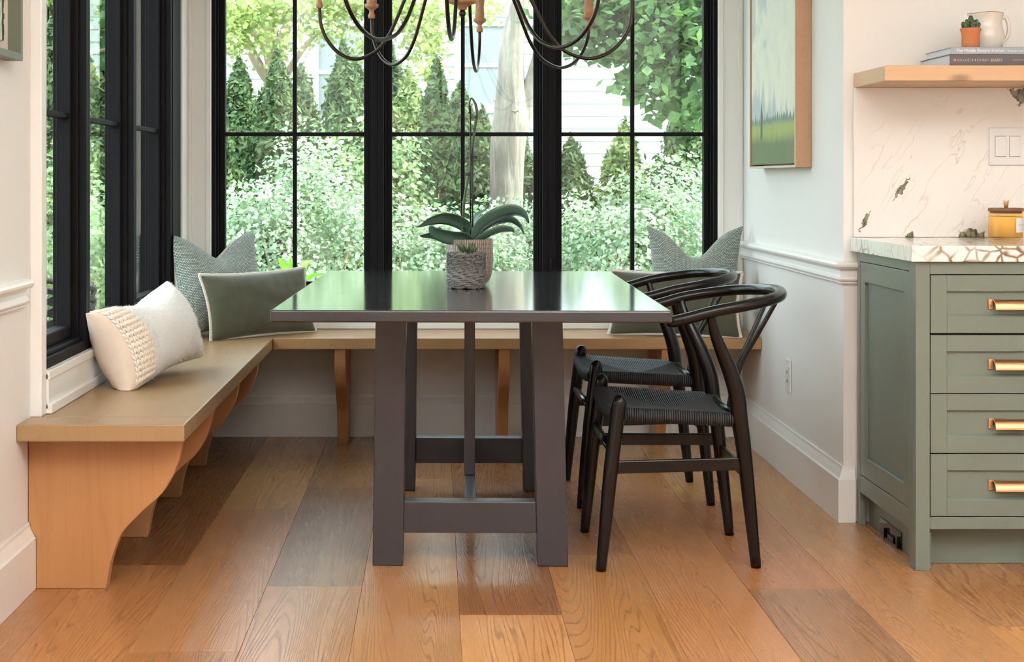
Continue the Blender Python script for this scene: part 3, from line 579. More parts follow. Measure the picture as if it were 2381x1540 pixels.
# ------------------------------------------------------------------ cushions
def pillow(name, label, cat, loc, yaw, tilt, w, h, t, front, back, pin=.10, chop=0., trim=None, seed=0, roll=0., group='cushions on the bench', sink=0., gus=0.):
    root = empty(name, loc, (0, 0, 0), label=label, cat=cat, group=group)
    root.rotation_mode = 'XYZ'; root.matrix_world = Matrix.Translation(loc) @ Matrix.Rotation(yaw, 4, 'Z') @ Matrix.Rotation(tilt, 4, 'X') @ Matrix.Rotation(roll, 4, 'Y')
    def surf(u, v, side):
        x = w/2*u*(1-pin*(1-v*v)*u*u); z = h/2*v*(1-pin*1.2*(1-u*u)*v*v)
        if chop: z -= chop*math.exp(-(u/.42)**2)*max(0., (v+1)/2)**3; 
        th = max(0., (1-u*u)*(1-v*v))**.42*t/2
        if chop: th *= 1-.35*math.exp(-(u/.25)**2)*max(0., v)**2
        e = (1-u**4)*(1-v**4)
        wr = mnoise.noise(Vector((x*9+seed, z*9, seed*1.7)))*.012*e+mnoise.noise(Vector((x*26+seed, z*20, 3+seed)))*.004*e
        # tension folds running in from the seams
        wr += .004*math.sin(u*34+seed)*abs(v)**4*(1-u*u)*(1-v**8)+.003*math.sin(v*22+seed)*abs(u)**4*(1-v*v)*(1-u**8)
        z0 = max(z, -h/2+sink)
        return Vector((x, -side*(th+wr), z0))
    mp = lambda a: math.sin(PI/2*(2*a-1))
    for nm, sd, mt, a0, a1 in (('front_cover', 1, front, gus, 1.), ('back_cover', -1, back, 0., 1.))+((('end_panel', 1, back, 0., gus),) if gus else ()):
        fn = (lambda a, b: surf(mp(a0+(a1-a0)*a), mp(b), sd)) if sd > 0 else (lambda a, b: surf(mp(1-a), mp(b), sd))
        MB().grid(fn, 40, 36, True, lambda a, b: (mp(a)*w/2, mp(b)*h/2)).build(nm, mt, root, local=True)
    if trim:
        K = 28; B = [(mp(i/K), -1) for i in range(K)]+[(1, mp(i/K)) for i in range(K)]+[(mp(1-i/K), 1) for i in range(K)]+[(-1, mp(1-i/K)) for i in range(K+1)]
        m = MB(); m.tube([surf(a, b, 1)*1.006 for a, b in B], .0095, 6, caps=False, flat=.4); m.build('flange', trim, root, local=True)
    bpy.context.view_layer.update()
    return root, surf
R_ = math.radians
pillow('tweed_cushion', 'square green tweed cushion with pointed ears in the left window corner', 'cushion', (-.905, 6.455, .668), R_(46), R_(-12), .46, .44, .17, M['tweed'], M['linen'], .13, .085, None, 1)
pillow('velvet_cushion', 'olive velvet lumbar cushion with a cream flange in front of the left tweed cushion', 'cushion', (-.725, 6.395, .590), R_(42), R_(-16), .52, .27, .12, M['velvet'], M['linen'], .07, .0, M['linen'], 2, R_(-1))
pillow('tweed_cushion', 'square green tweed cushion standing in the right bench corner', 'cushion', (1.075, 6.52, .680), R_(-10), R_(-10), .40, .46, .16, M['tweed'], M['linen'], .13, .11, None, 5)
pillow('velvet_cushion', 'olive velvet lumbar cushion with a cream flange behind the chairs', 'cushion', (.975, 6.40, .590), R_(-16), R_(-14), .53, .265, .11, M['velvet'], M['linen'], .07, .0, M['linen'], 8)
wr, ws = pillow('wool_cushion', 'fluffy white wool lumbar cushion leaning on the side window', 'cushion', (-.930, 5.03, .596), R_(74), R_(-24), .61, .285, .23, M['wool'], M['cotton'], .12, .02, None, 4, R_(-6), gus=.14)
# braided yarn columns on the near end of the white cushion, then loose fibres over the rest
m = MB()
for c in range(6):
    u0 = -.895+c*.050
    for r in range(15):
        v0 = -.88+r*.125
        for s in (-1, 1):
            p = ws(u0+s*.004, v0, 1)+Vector((0, -.001, 0)); q = ws(u0+s*.019, v0+.15, 1)+Vector((0, -.001, 0)); c0 = ws(u0+s*.013, v0+.08, 1)+Vector((0, -.0045, 0))
            m.tube([p, p.lerp(c0, .6), c0, c0.lerp(q, .4), q], [.0018, .0042, .0050, .0042, .0018], 6, caps=False)
m.build('knitted_border', M['knit'], wr, local=True, kind='stuff')
vs = []; fs = []
for i in range(9000):
    u = random.uniform(-.6, .99) if random.random() < .8 else random.uniform(-.65, -.5); v = random.uniform(-.99, .995); p = ws(u, v, 1 if random.random() < .85 else -1)
    q = ws(min(1, u+.01), v, 1); d = Vector((random.gauss(0, 1), random.gauss(-.7, .7), random.gauss(0, 1))).normalized(); l = random.uniform(.003, .010); sd = d.cross(Vector((random.random(), random.random(), random.random()))).normalized()*.0006
    k = len(vs); vs += [p-sd, p+sd, p+d*l]; fs.append((k, k+1, k+2))
o = npmesh('loose_fibres', np.array([tuple(v) for v in vs])+np.array(worg(wr)), fs, M['wool'], wr, kind='stuff')
# cushions flatten where they rest on the bench and against the window frame
bpy.context.view_layer.update()
for root in [o for o in bpy.data.objects if o.parent is None and 'cushion' in o.name]:
    for o in root.children:
        mw = o.matrix_world; iv = mw.inverted(); n = len(o.data.vertices); co = np.zeros(n*3, np.float32); o.data.vertices.foreach_get('co', co); co = co.reshape(-1, 3)
        A = np.array(mw); W = co@A[:3, :3].T+A[:3, 3]
        W[:, 2] = np.maximum(W[:, 2], ZB+.001); W[:, 0] = np.clip(W[:, 0], XW+.008, XR-.03); W[:, 1] = np.minimum(W[:, 1], YB-.022)
        B = np.array(iv); o.data.vertices.foreach_set('co', (W@B[:3, :3].T+B[:3, 3]).astype(np.float32).ravel()); o.data.update()
# ------------------------------------------------------------------ plants on the table
def leafmesh(pts, w, fold=.25, side=None, tipw=.12, name='leaf', mat=None, parent=None):
    P = spline(pts, 5); k = len(P); vs = []; n = 6
    for i in range(k):
        t = i/(k-1); W = w*(math.sin(PI*min(1, t*.92+.06))**.65)*(1 if t < .97 else .5)
        d = Vector(P[min(i+1, k-1)])-Vector(P[max(i-1, 0)]); d.normalize(); sd = d.cross(Vector((0, 0, 1)))
        if side is not None: sd = Vector(side)
        sd = (sd-d*sd.dot(d)).normalized(); up = sd.cross(d).normalized()
        for j in range(n+1):
            a = 2*j/n-1; vs.append(Vector(P[i])+sd*(a*W/2)+up*(abs(a)**1.3*W*fold))
    fs = [(i*(n+1)+j, i*(n+1)+j+1, (i+1)*(n+1)+j+1, (i+1)*(n+1)+j) for i in range(k-1) for j in range(n)]
    return MB().add(vs, fs, True).build(name, mat, parent, solid=.0018)
def orchid_leaf_mat():
    t = NT('orchid_leaf'); n = t.noise(t.obj(), 12., 2.)
    return t.done(t.bsdf(col=t.mix(n, (.075, .150, .105), (.115, .205, .150)), rough=.25, spec=.6, coat=.2, coatr=.2))
M['orchid'] = orchid_leaf_mat()
def ceramic_mat():
    t = NT('embossed_ceramic'); uv = t.uv(); b = t.t.nodes.new('ShaderNodeTexBrick'); b.offset = .5; t.t.links.new(uv, b.inputs['Vector'])
    for k, v in (('Color1', (.46, .37, .30)), ('Color2', (.40, .32, .26)), ('Mortar', (.20, .15, .12))): b.inputs[k].default_value = (*v, 1)
    for k, v in (('Scale', 1.), ('Mortar Size', .0022), ('Mortar Smooth', .5), ('Bias', 0.), ('Brick Width', .030), ('Row Height', .0075)): b.inputs[k].default_value = v
    gz = t.n('SeparateXYZ', {0: uv}); inb = t.sstep(gz, .03, .036)
    col = t.mix(t.math('MULTIPLY', inb, 1.), (.36, .25, .18), b.outputs['Color'])
    return t.done(t.bsdf(col=col, rough=.42, normal=t.bump(t.math('MULTIPLY', t.math('SUBTRACT', 1., b.outputs['Fac']), inb), .9, .004)))
OX, OY = .108, 5.135
orch = empty('potted_orchid', (OX, OY, TZ), label='orchid without flowers in a patterned ceramic pot on the black table', cat='orchid')
prof = [(.030, .0), (.050, .001), (.0625, .012), (.0725, .032), (.0765, .060), (.0775, .100), (.0765, .138), (.0765, .148), (.0745, .150), (.072, .148), (.071, .12)]
m = MB(); n = 64
arc = [0]
for a, b in zip(prof, prof[1:]): arc.append(arc[-1]+math.hypot(b[0]-a[0], b[1]-a[1]))
P = [tuple(p) for p in spline([(r, z, s) for (r, z), s in zip(prof, arc)], 3)]
m.grid(lambda a, b: (OX+P[int(round(b*(len(P)-1)))][0]*math.cos(2*PI*a), OY+P[int(round(b*(len(P)-1)))][0]*math.sin(2*PI*a), TZ+.0005+P[int(round(b*(len(P)-1)))][1]), n, len(P)-1, True, lambda a, b: (P[int(round(b*(len(P)-1)))][1], a*.486))
m.build('ceramic_pot', ceramic_mat(), orch)
MB().lathe([(.001, .128), (.071, .125), (.0712, .122)], (OX, OY, TZ), 32, cap=False).build('bark_mix', M['soil'], orch)
def px(u, v, dy=0.): return at(u, v, OY+dy)
for pts, wd, sd in ((((1098, 562, 0), (1092, 535, 0), (1068, 512, -.02), (1030, 503, -.035), (995, 512, -.05), (973, 527, -.06)), .062, (.2, -.75, .62)),
                    (((1094, 562, -.01), (1075, 551, -.04), (1045, 548, -.07), (1015, 538, -.09), (1000, 524, -.10)), .060, (.15, -.7, .7)),
                    (((1092, 563, .01), (1050, 552, .04), (1010, 545, .06), (976, 549, .08)), .044, (.1, -.8, .5)),
                    (((1100, 562, 0), (1118, 530, -.02), (1152, 506, -.04), (1190, 494, -.05), (1215, 502, -.05), (1229, 520, -.05)), .066, (-.2, -.75, .62)),
                    (((1102, 563, -.01), (1125, 553, -.02), (1158, 538, -.03), (1185, 536, -.03), (1196, 541, -.03)), .042, (-.1, -.8, .55)),
                    (((1102, 561, .02), (1140, 525, .05), (1180, 514, .07), (1205, 527, .08), (1218, 545, .08)), .048, (-.2, -.8, .5)),
                    (((1098, 562, .01), (1100, 530, .02), (1112, 503, .03), (1130, 487, .03)), .036, (.7, -.6, .3))):
    leafmesh([px(u, v, d) for u, v, d in pts], wd, .16, sd, mat=M['orchid'], parent=orch)
stem = [(1074, 560, 0), (1076, 520, 0), (1079, 470, -.005), (1086, 425, -.006), (1094, 385, 0), (1099, 345, 0), (1103, 305, 0), (1107, 280, 0), (1109, 262, 0), (1106, 244, 0), (1100, 232, 0), (1095, 229, 0), (1092, 238, .002), (1091, 250, .003), (1092, 262, .004)]
P = spline([(*px(*s), r) for s, r in zip(stem, (.0052, .005, .0045, .004, .004, .004, .0044, .005, .0052, .0045, .0032, .0026, .003, .0034, .002))], 5)
MB().tube(P, [p[3] for p in P], 8).build('flower_stem', M['stem'], orch)
for u, v in ((1078, 470), (1094, 382), (1103, 300), (1092, 262)): MB().lathe([(.001, -.004), (.0062, -.002), (.0062, .002), (.001, .004)], px(u, v), 10).build('stem_node', M['stem'], orch)
for u, v0, v1, d in ((1094, 565, 246, -.006), (1099, 565, 342, -.008)): MB().tube([px(u, v0, d), px(u, (v0+v1)/2, d), px(u, v1, d)], .0026, 8).build('stake', M['stake'], orch)
for u, v in ((1102, 272), (1101, 366), (1088, 405)):
    m = MB()
    for k in (-1, 0, 1): m.tube([px(u-7, v+k*2.5, -.004), px(u, v+k*2.5, -.010), px(u+8, v+k*2.5, -.004), px(u, v+k*2.5, .004), px(u-7, v+k*2.5, -.004)], .0012, 5)
    m.build('clip', M['stake'], orch)
BX, BY = .0945, 4.987
bas = empty('potted_succulent', (BX, BY, TZ), label='spiky succulent in a rough grey woven rope pot', cat='succulent')
m = MB(); nr = 17
for i in range(nr):
    z = TZ+.0052+i*.0064; rr = .0545+.0035*math.sin(PI*min(1, i/10))+random.uniform(-.0012, .0012); pts = []
    for k in range(49):
        a = 2*PI*k/48; jit = .0016*math.sin(a*9+i*2.3)+.0012*math.sin(a*17+i); pts.append((BX+(rr+jit)*math.cos(a), BY+(rr+jit)*math.sin(a), z+.0014*math.sin(a*7+i*1.7)))
    m.tube(pts, [.0046+.0010*math.sin(k*2.1+i) for k in range(49)], 6, caps=False)
for i in range(1300):      # frayed fibres of the rope
    a = random.uniform(0, 2*PI); z = TZ+random.uniform(.004, .110); r0 = .0595; da = random.uniform(-.22, .22); pts = [(BX+(r0+b)*math.cos(a+da*t), BY+(r0+b)*math.sin(a+da*t), max(TZ+.0012, z+random.uniform(-.006, .006))) for t, b in ((0, 0), (.5, .0022), (1, .0004))]
    m.tube(pts, .0011, 4, caps=False)
m.build('rope_pot', M['rope'], bas)
MB().lathe([(.0005, .107), (.050, .1035), (.052, .09)], (BX, BY, TZ), 24, cap=False).build('soil', M['soil'], bas)
m = MB()
for i in range(150):
    a = random.uniform(0, 2*PI); r = .052+random.uniform(-.03, .006); p = Vector((BX+r*math.cos(a), BY+r*math.sin(a), TZ+.107)); pts = [p]
    for k in range(3): p = p+Vector((random.gauss(0, .008), random.gauss(0, .008), random.gauss(.001, .003))); pts.append(p)
    m.tube(pts, .0006, 3, caps=False)
m.build('moss', M['moss'], bas, kind='stuff')
M['aloe'] = plain('spotted_succulent', (.075, .125, .045), .4, .4, 160., .3)
M['rosette'] = plain('grey_green_rosette', (.19, .25, .23), .5, .1, 60., .2)
for i in range(11):
    a = 2*PI*i/11+.3; l = random.uniform(.030, .052); tl = random.uniform(.3, .9); b = Vector((BX+.006+.008*math.cos(a), BY+.008*math.sin(a), TZ+.105)); d = Vector((math.cos(a)*tl, math.sin(a)*tl, 1)).normalized()
    MB().tube([b, b+d*l*.4, b+d*l*.75, b+d*l], [.0045, .0052, .003, .0004], 6).build('leaf', M['aloe'], bas)
for cx, cy in ((-.030, -.022), (-.012, -.036), (.034, -.02), (.040, .008)):
    for i in range(7):
        a = 2*PI*i/7; b = Vector((BX+cx, BY+cy, TZ+.106)); d = Vector((math.cos(a), math.sin(a), .7)).normalized()
        MB().tube([b, b+d*.009, b+d*.017], [.002, .0036, .0008], 5).build('leaf', M['rosette'], bas)
# ------------------------------------------------------------------ chandelier
CY = 5.0; ccx = .0825; hz = 1.492
chd = empty('chandelier', (ccx, CY, CEIL), label='iron chandelier with curved arms and turned wooden cups above the table', cat='chandelier')
arms = [(.0815, .013, .21), (.0687, .096, .155), (.0118, .131, .165), (-.0454, .067, .172), (-.0684, .0167, .172), (-.0492, -.126, .18), (-.0084, -.131, .18), (.0567, -.074, .18)]
MB().lathe([(.001, 1.620), (.008, 1.622), (.0115, 1.629), (.0115, 1.634), (.008, 1.641), (.001, 1.643)], (ccx, CY, 0), 20).build('finial_ball', M['iron'], chd)
MB().lathe([(.010, 1.6425), (.0135, 1.644), (.016, 1.652), (.030, 1.660), (.042, 1.664), (.0455, 1.672), (.044, 1.680), (.036, 1.683), (.034, 1.70), (.026, 1.76), (.030, 1.84), (.045, 1.87), (.045, 1.90), (.028, 1.93), (.016, 1.99), (.012, 2.02)], (ccx, CY, 0), 28).build('turned_hub', M['turned'], chd)
MB().lathe([(.008, 2.0), (.008, 2.72), (.06, 2.73), (.065, 2.7495)], (ccx, CY, 0), 20).build('ceiling_rod', M['iron'], chd)
for ax, ay, ct in arms:
    dx, dy = ax*CY, ay*CY
    dz = hz-CH; sc = 1.0
    pr = [(.10, .40), (.22, .385), (.38, .30), (.52, .205), (.62, .125), (.70, .07), (.82, .022), (1.0, 0), (1.16, .018), (1.28, .062), (1.345, .115), (1.36, ct)]
    P = spline([(ccx+dx*a, CY+dy*a, hz+z) for a, z in pr], 5)
    a = MB().tube(P, .0060, 10).build('arm', M['iron'], chd)
    tx, ty = ccx+dx*1.36, CY+dy*1.36
    MB().lathe([(.0075, 0), (.0115, .003), (.0125, .012), (.0085, .021), (.0075, .027), (.013, .034), (.022, .040), (.0245, .045), (.0235, .052), (.0165, .054), (.018, .060), (.0165, .075), (.0155, .10), (.019, .125), (.023, .13)], (tx, ty, hz+ct-.004), 18).build('wooden_cup', M['turned'], chd)
    MB().lathe([(.011, .126), (.011, .21), (.003, .215), (.009, .235), (.007, .255), (.001, .275)], (tx, ty, hz+ct-.004), 12).build('candle_sleeve', M['paper'], chd)
# ------------------------------------------------------------------ things on shelf and worktop
SZ = 1.4432; BYF = 4.715
def text(body, size, loc, mat, parent, name='title_lettering', sx=1., extr=.0002, space=1., width=None):
    c = bpy.data.curves.new(name, 'FONT'); c.body = body; c.size = size; c.extrude = extr; c.space_character = space
    o = bpy.data.objects.new(name, c); C.objects.link(o); o.parent = parent; off = worg(parent); o.location = Vector(loc)-off; o.rotation_euler = (PI/2, 0, 0)
    if width: bpy.context.view_layer.update(); sx = width/max(o.dimensions.x, 1e-4)
    o.scale = (sx, 1, 1)
    c.materials.append(mat); bpy.context.view_layer.update()
    me = bpy.data.meshes.new_from_object(o.evaluated_get(bpy.context.evaluated_depsgraph_get())); q = bpy.data.objects.new(name, me); C.objects.link(q)
    q.parent = parent; q.location = o.location; q.rotation_euler = o.rotation_euler; q.scale = o.scale
    if not me.materials: me.materials.append(mat)
    bpy.data.objects.remove(o); q.name = name; return q
def book(name, label, x0, wd, dp, z0, th, cover, yf):
    r = empty(name, (x0+wd/2, yf+dp/2, z0), label=label, cat='book', group='cookbooks stacked on the shelf')
    cv = .0022
    MB().box(x0, x0+wd, yf, yf+dp, z0, z0+cv).box(x0, x0+wd, yf, yf+dp, z0+th-cv, z0+th).box(x0, x0+wd, yf, yf+cv, z0+cv, z0+th-cv).build('cover', cover, r, bevel=.0006)
    MB().box(x0+.003, x0+wd-.003, yf+cv+.0002, yf+dp-.004, z0+cv+.0001, z0+th-cv-.0001).build('pages', M['page'], r)
    return r
b1 = book('cookbook', 'thick plum grey cookbook with gilt spine lettering lying on the shelf', 1.5457, .29, .285, SZ, .0355, M['bookplum'], BYF)
text('BOUCHON', .0098, (1.5562, BYF-.0003, SZ+.0145), M['gilt'], b1, space=1.25, width=.098)
text('\u2022', .012, (1.6585, BYF-.0003, SZ+.0140), M['gilt'], b1)
text('BAKERY', .0125, (1.6685, BYF-.0003, SZ+.0133), M['gilt'], b1, width=.036)
text('THOMAS KELLER', .0052, (1.735, BYF-.0003, SZ+.0165), M['gilt'], b1, name='author_lettering', space=1.3, width=.075)
b2 = book('cookbook', 'blue-grey cookbook with white spine lettering on top of the plum one', 1.550, .27, .25, SZ+.0357, .0215, M['bookgrey'], BYF+.001)
text('The Middle Eastern Kitchen', .0142, (1.5655, BYF+.0007, SZ+.0357+.0062), M['inkwhite'], b2, width=.146)
text('Rukmini Iyer', .0098, (1.720, BYF+.0007, SZ+.0357+.0068), M['inkwhite'], b2, name='author_lettering', width=.049)
bz = SZ+.0357+.0216
PXc, PYc = at(2257, 0, 4.77).x, 4.77
pot = empty('potted_cactus', (PXc, PYc, bz), label='small cactus in a terracotta pot on the stacked books', cat='cactus')
MB().lathe([(.020, .0003), (.0235, .001), (.0262, .006), (.0268, .014), (.0262, .034), (.0275, .046), (.0305, .056), (.0315, .0605), (.0305, .0612), (.0285, .0605), (.026, .052), (.026, .04)], (PXc, PYc, bz), 36).build('terracotta_pot', M['terra'], pot)
MB().lathe([(.0005, .055), (.0265, .0545), (.026, .05)], (PXc, PYc, bz), 20, cap=False).build('soil', M['soil'], pot)
def cactus_mat():
    t = NT('ribbed_cactus'); n = t.n('TexVoronoi', {'Vector': t.obj(), 'Scale': 330.}); return t.done(t.bsdf(col=t.mix(t.sstep(n, .25, .5), (.22, .30, .16), (.026, .060, .022)), rough=.6, normal=t.bump(n, .6, .002)))
cm = cactus_mat()
for dx, dy, hh, r in ((0, 0, .048, .0095), (.011, -.007, .036, .008), (-.011, -.006, .036, .008), (.016, .006, .030, .007), (-.015, .008, .030, .007), (.002, -.013, .034, .0075), (.004, .013, .040, .008), (-.019, -.003, .024, .006), (.0185, -.004, .026, .006)):
    bs = []; N = 16
    m = MB(); vs = []; prf = [(.75, 0), (1, .25), (1, .6), (.8, .82), (.45, .95), (.05, 1)]
    for rr, zz in prf:
        for j in range(N): a = 2*PI*j/N; q = r*rr*(1 if j % 2 else .78); vs.append((PXc+dx*(1+.35*zz)+q*math.cos(a), PYc+dy*(1+.35*zz)+q*math.sin(a), bz+.053+hh*zz))
    m.add(vs, [(i*N+j, i*N+(j+1) % N, (i+1)*N+(j+1) % N, (i+1)*N+j) for i in range(5) for j in range(N)]); m.build('cactus_stem', cm, pot)
M['glaze'] = plain('speckled_cream_glaze', (.74, .68, .60), .22, .12, 60., .08, coat=.3, coatr=.1)
M['rim'] = plain('brown_rim_glaze', (.36, .21, .11), .3)
JX, JY = at(2293, 0, 4.845).x, 4.845
jug = empty('ceramic_jug', (JX, JY, bz), label='cream glazed pottery jug with a brown rim on the books', cat='jug')
jp = [(.036, .0004), (.040, .001), (.047, .010), (.0525, .026), (.0545, .042), (.0520, .058), (.0485, .070), (.0465, .084), (.0475, .100), (.0515, .113)]
jp = [tuple(p) for p in spline(jp, 3)]+[(.0500, .114), (.0450, .10), (.0445, .085)]
m = MB(); N = 40; k = len(jp); vs = []
for r, z in jp:
    for j in range(N):
        a = 2*PI*j/N; sp = math.exp(-((a-PI)/.35)**2)*max(0, (z-.075)/.04)*.007; vs.append((JX+(r+sp)*math.cos(a), JY+(r+sp)*math.sin(a), bz+z+.0012*math.sin(a*3)*(z > .1)))
m.add(vs, [(i*N+j, i*N+(j+1) % N, (i+1)*N+(j+1) % N, (i+1)*N+j) for i in range(k-1) for j in range(N)], True); m.build('body', M['glaze'], jug)
m = MB(); m.tube([(JX+(.0508+math.exp(-((2*PI*j/N-PI)/.35)**2)*.0065)*math.cos(2*PI*j/N), JY+(.0508+math.exp(-((2*PI*j/N-PI)/.35)**2)*.0065)*math.sin(2*PI*j/N), bz+.1138+.0012*math.sin(2*PI*j/N*3)) for j in range(N+1)], .0013, 6, caps=False); m.build('rim', M['rim'], jug)
P = spline([(JX+.044, JY-.004, bz+.100, .006), (JX+.058, JY-.006, bz+.101, .0062), (JX+.066, JY-.007, bz+.082, .006), (JX+.067, JY-.007, bz+.058, .0058), (JX+.060, JY-.006, bz+.036, .0055), (JX+.050, JY-.004, bz+.026, .005)], 5)
MB().tube(P, [p[3] for p in P], 10).build('handle', M['glaze'], jug)
def amber():
    t = NT('amber_candle_glass'); fr = schlick(t, .8); tr = t.n('BsdfTransparent', {0: (1., .82, .50)}); gl = t.n('BsdfGlossy', {0: (1, 1, 1), 1: .02}); return t.done(t.n('MixShader', {0: fr, 1: tr, 2: gl}))
M['wax'] = plain('honey_wax', (.88, .66, .30), .5, 0, 60., .05, sss=.0)
KX, KY, KZ = at(2339, 0, 4.88).x, 4.88, .9155
cd = empty('candle_jar', (KX, KY, KZ), label='amber glass candle with a wooden lid on the marble worktop', cat='candle')
MB().lathe([(.0005, .0004), (.048, .0005), (.0508, .003), (.0515, .010), (.0522, .085), (.0525, .0865)], (KX, KY, KZ), 48, cap=False).build('glass_jar', amber(), cd)
MB().lathe([(.001, .0085), (.0500, .0088), (.0508, .069), (.0500, .0705), (.001, .0700)], (KX, KY, KZ), 40).build('wax', M['wax'], cd)
MB().lathe([(.047, .080), (.0475, .0868), (.0530, .0872), (.0535, .090), (.0532, .0955), (.0522, .0968), (.001, .0968)], (KX, KY, KZ), 48).build('lid', M['waxlid'], cd)
MB().lathe([(.0055, .0968), (.0062, .100), (.0092, .1175), (.0095, .1205), (.008, .1215), (.001, .1215)], (KX, KY, KZ), 24).build('lid_knob', M['brass'], cd)
m = MB(); m.grid(lambda a, b: (KX+.0527*math.sin(.25+a*1.0), KY-.0527*math.cos(.25+a*1.0), KZ+.022+b*.044), 12, 1); m.build('paper_label', M['paper'], cd)
m = MB()
def lab(a, z, dz, da):
    return m.add([(KX+.0529*math.sin(q), KY-.0529*math.cos(q), KZ+zz) for q, zz in ((a, z), (a+da, z), (a+da, z+dz), (a, z+dz))], [(0, 1, 2, 3)])
a = .42
while a < 1.15: lab(a, .0435, random.choice((.004, .0055, .004)), .012); lab(a, .0435 if random.random() < .5 else .0465, .0009, .03); a += .045
for z, a0, a1 in ((.0405, .42, 1.14), (.0575, .68, .88), (.0295, .64, .90)):
    a = a0
    while a < a1: lab(a, z, .0012, .016); a += .026
m.build('label_print', M['inkgrey'], cd)
# ------------------------------------------------------------------ garden outside the windows
GZ = -.25
struct(MB().box(-16, 16, 6.95, 34, GZ-.3, GZ).box(-16, -1.32, -3, 6.95, GZ-.3, GZ), 'ground', M['lawn'], label='garden ground beyond the windows', cat='ground')
def leaves(name, cen, nrm, size, mat, parent, jitter=.8, aspect=.6, curl=.0):
    """one small pointed quad per leaf; cen (n,3), nrm (n,3) rough facing directions"""
    n = len(cen); nv = nrm+rng.normal(0, jitter, (n, 3)); nv /= np.linalg.norm(nv, axis=1, keepdims=True)+1e-9
    r = rng.normal(0, 1, (n, 3)); t = np.cross(nv, r); t /= np.linalg.norm(t, axis=1, keepdims=True)+1e-9; b = np.cross(nv, t)
    s = (size*rng.uniform(.6, 1.35, n))[:, None]
    V = np.stack([cen-t*s*.5, cen-t*s*.05+b*s*aspect*.5+nv*s*curl, cen+t*s*.5, cen-t*s*.05-b*s*aspect*.5+nv*s*curl], 1).reshape(-1, 3)
    return npmesh(name, V, np.arange(4*n).reshape(-1, 4), mat, parent, kind='stuff')
def blobpts(c, r, n, lump=.25, lo=.75, seed=0):
    d = rng.normal(0, 1, (n, 3)); d /= np.linalg.norm(d, axis=1, keepdims=True)
    k = 1+lump*(np.sin(d[:, 0]*5+seed)*np.sin(d[:, 2]*6+seed*2)*.6+np.sin(d[:, 1]*9+d[:, 0]*7+seed*3)*.4)
    rad = rng.uniform(lo, 1.02, n)*k
    return np.array(c)+d*rad[:, None]*np.array(r), d
def shrub(label, c, r, n, size, mat, seed, name='leafy_shrub', grp='pale shrubs below the windows'):
    root = empty(name, (c[0], c[1], GZ), label=label, cat='shrub', group=grp)
    p, d = blobpts(c, r, n, .30, .7, seed); k = p[:, 2] > GZ+.02; leaves('foliage', p[k], d[k]*.7+np.array((0, -.3, .6)), size, mat, root, .7, .75)
    m = MB()
    for i in range(5):
        a = i*1.3+seed; m.tube([(c[0]+.03*math.cos(a), c[1]+.03*math.sin(a), GZ), (c[0]+r[0]*.3*math.cos(a), c[1]+r[1]*.3*math.sin(a), c[2]), (c[0]+r[0]*.55*math.cos(a), c[1]+r[1]*.55*math.sin(a), c[2]+r[2]*.5)], [.016, .011, .005], 5)
    m.build('stems', M['bark2'], root)
    return root
shrub('pale green shrub outside the left pane, nearest the velvet cushion', (-.78, 8.75, .42), (.62, .50, .80), 19800, 0.031, M['leaf_bush'], 1)
shrub('pale green shrub behind the orchid pot', (.10, 8.9, .28), (.55, .50, .66), 17600, 0.030, M['leaf_bush'], 2)
shrub('pale green shrub outside the right pane, beside the tweed cushion', (1.12, 8.7, .42), (.62, .50, .72), 19800, 0.031, M['leaf_bush'], 3)
shrub('mid green shrub further right by the casing', (1.95, 9.6, .5), (.6, .6, .9), 6000, .045, M['leaf_bush2'], 4)
shrub('yellow-green shrub against the dark cedars, left of the mullion', (-.42, 9.7, .70), (.42, .40, .72), 5000, .042, M['leaf_bush2'], 5)
shrub('green shrub seen in the narrow side panes', (-2.2, 9.3, .35), (.6, .8, .85), 7000, .045, M['leaf_bush2'], 6)
shrub('green shrub seen low in the middle side window', (-1.75, 8.1, .2), (.38, .5, .75), 5000, .042, M['leaf_bush2'], 7)
shrub('white flowering shrub at the foot of the pale trunk', (.52, 9.6, .42), (.45, .4, .52), 11000, 0.027, M['leaf_bush'], 8)
def cedar(label, x, y, top, rad, mat, seed, n=10000):
    root = empty('cedar_tree', (x, y, GZ), label=label, cat='tree', group='cedars behind the shrubs')
    h = rng.uniform(0, 1, n)**.8; a = rng.uniform(0, 2*PI, n); H = top-GZ
    prof = np.minimum(1, (1-h)*1.9)**.75*(.78+.22*np.sin(h*40+a*2+seed)*np.sin(a*3+seed)); rr = rad*prof*rng.uniform(.55, 1.05, n)
    p = np.stack([x+rr*np.cos(a), y+rr*np.sin(a), GZ+.02+h*H+rng.normal(0, .03, n)], 1); d = np.stack([np.cos(a), np.sin(a), np.full(n, .5)], 1)
    leaves('foliage', p, d, .056, mat, root, .8, .40)
    MB().tube([(x, y, GZ), (x+.02, y, GZ+H*.5), (x, y, GZ+H*.95)], [.05, .035, .008], 7).build('trunk', M['bark2'], root)
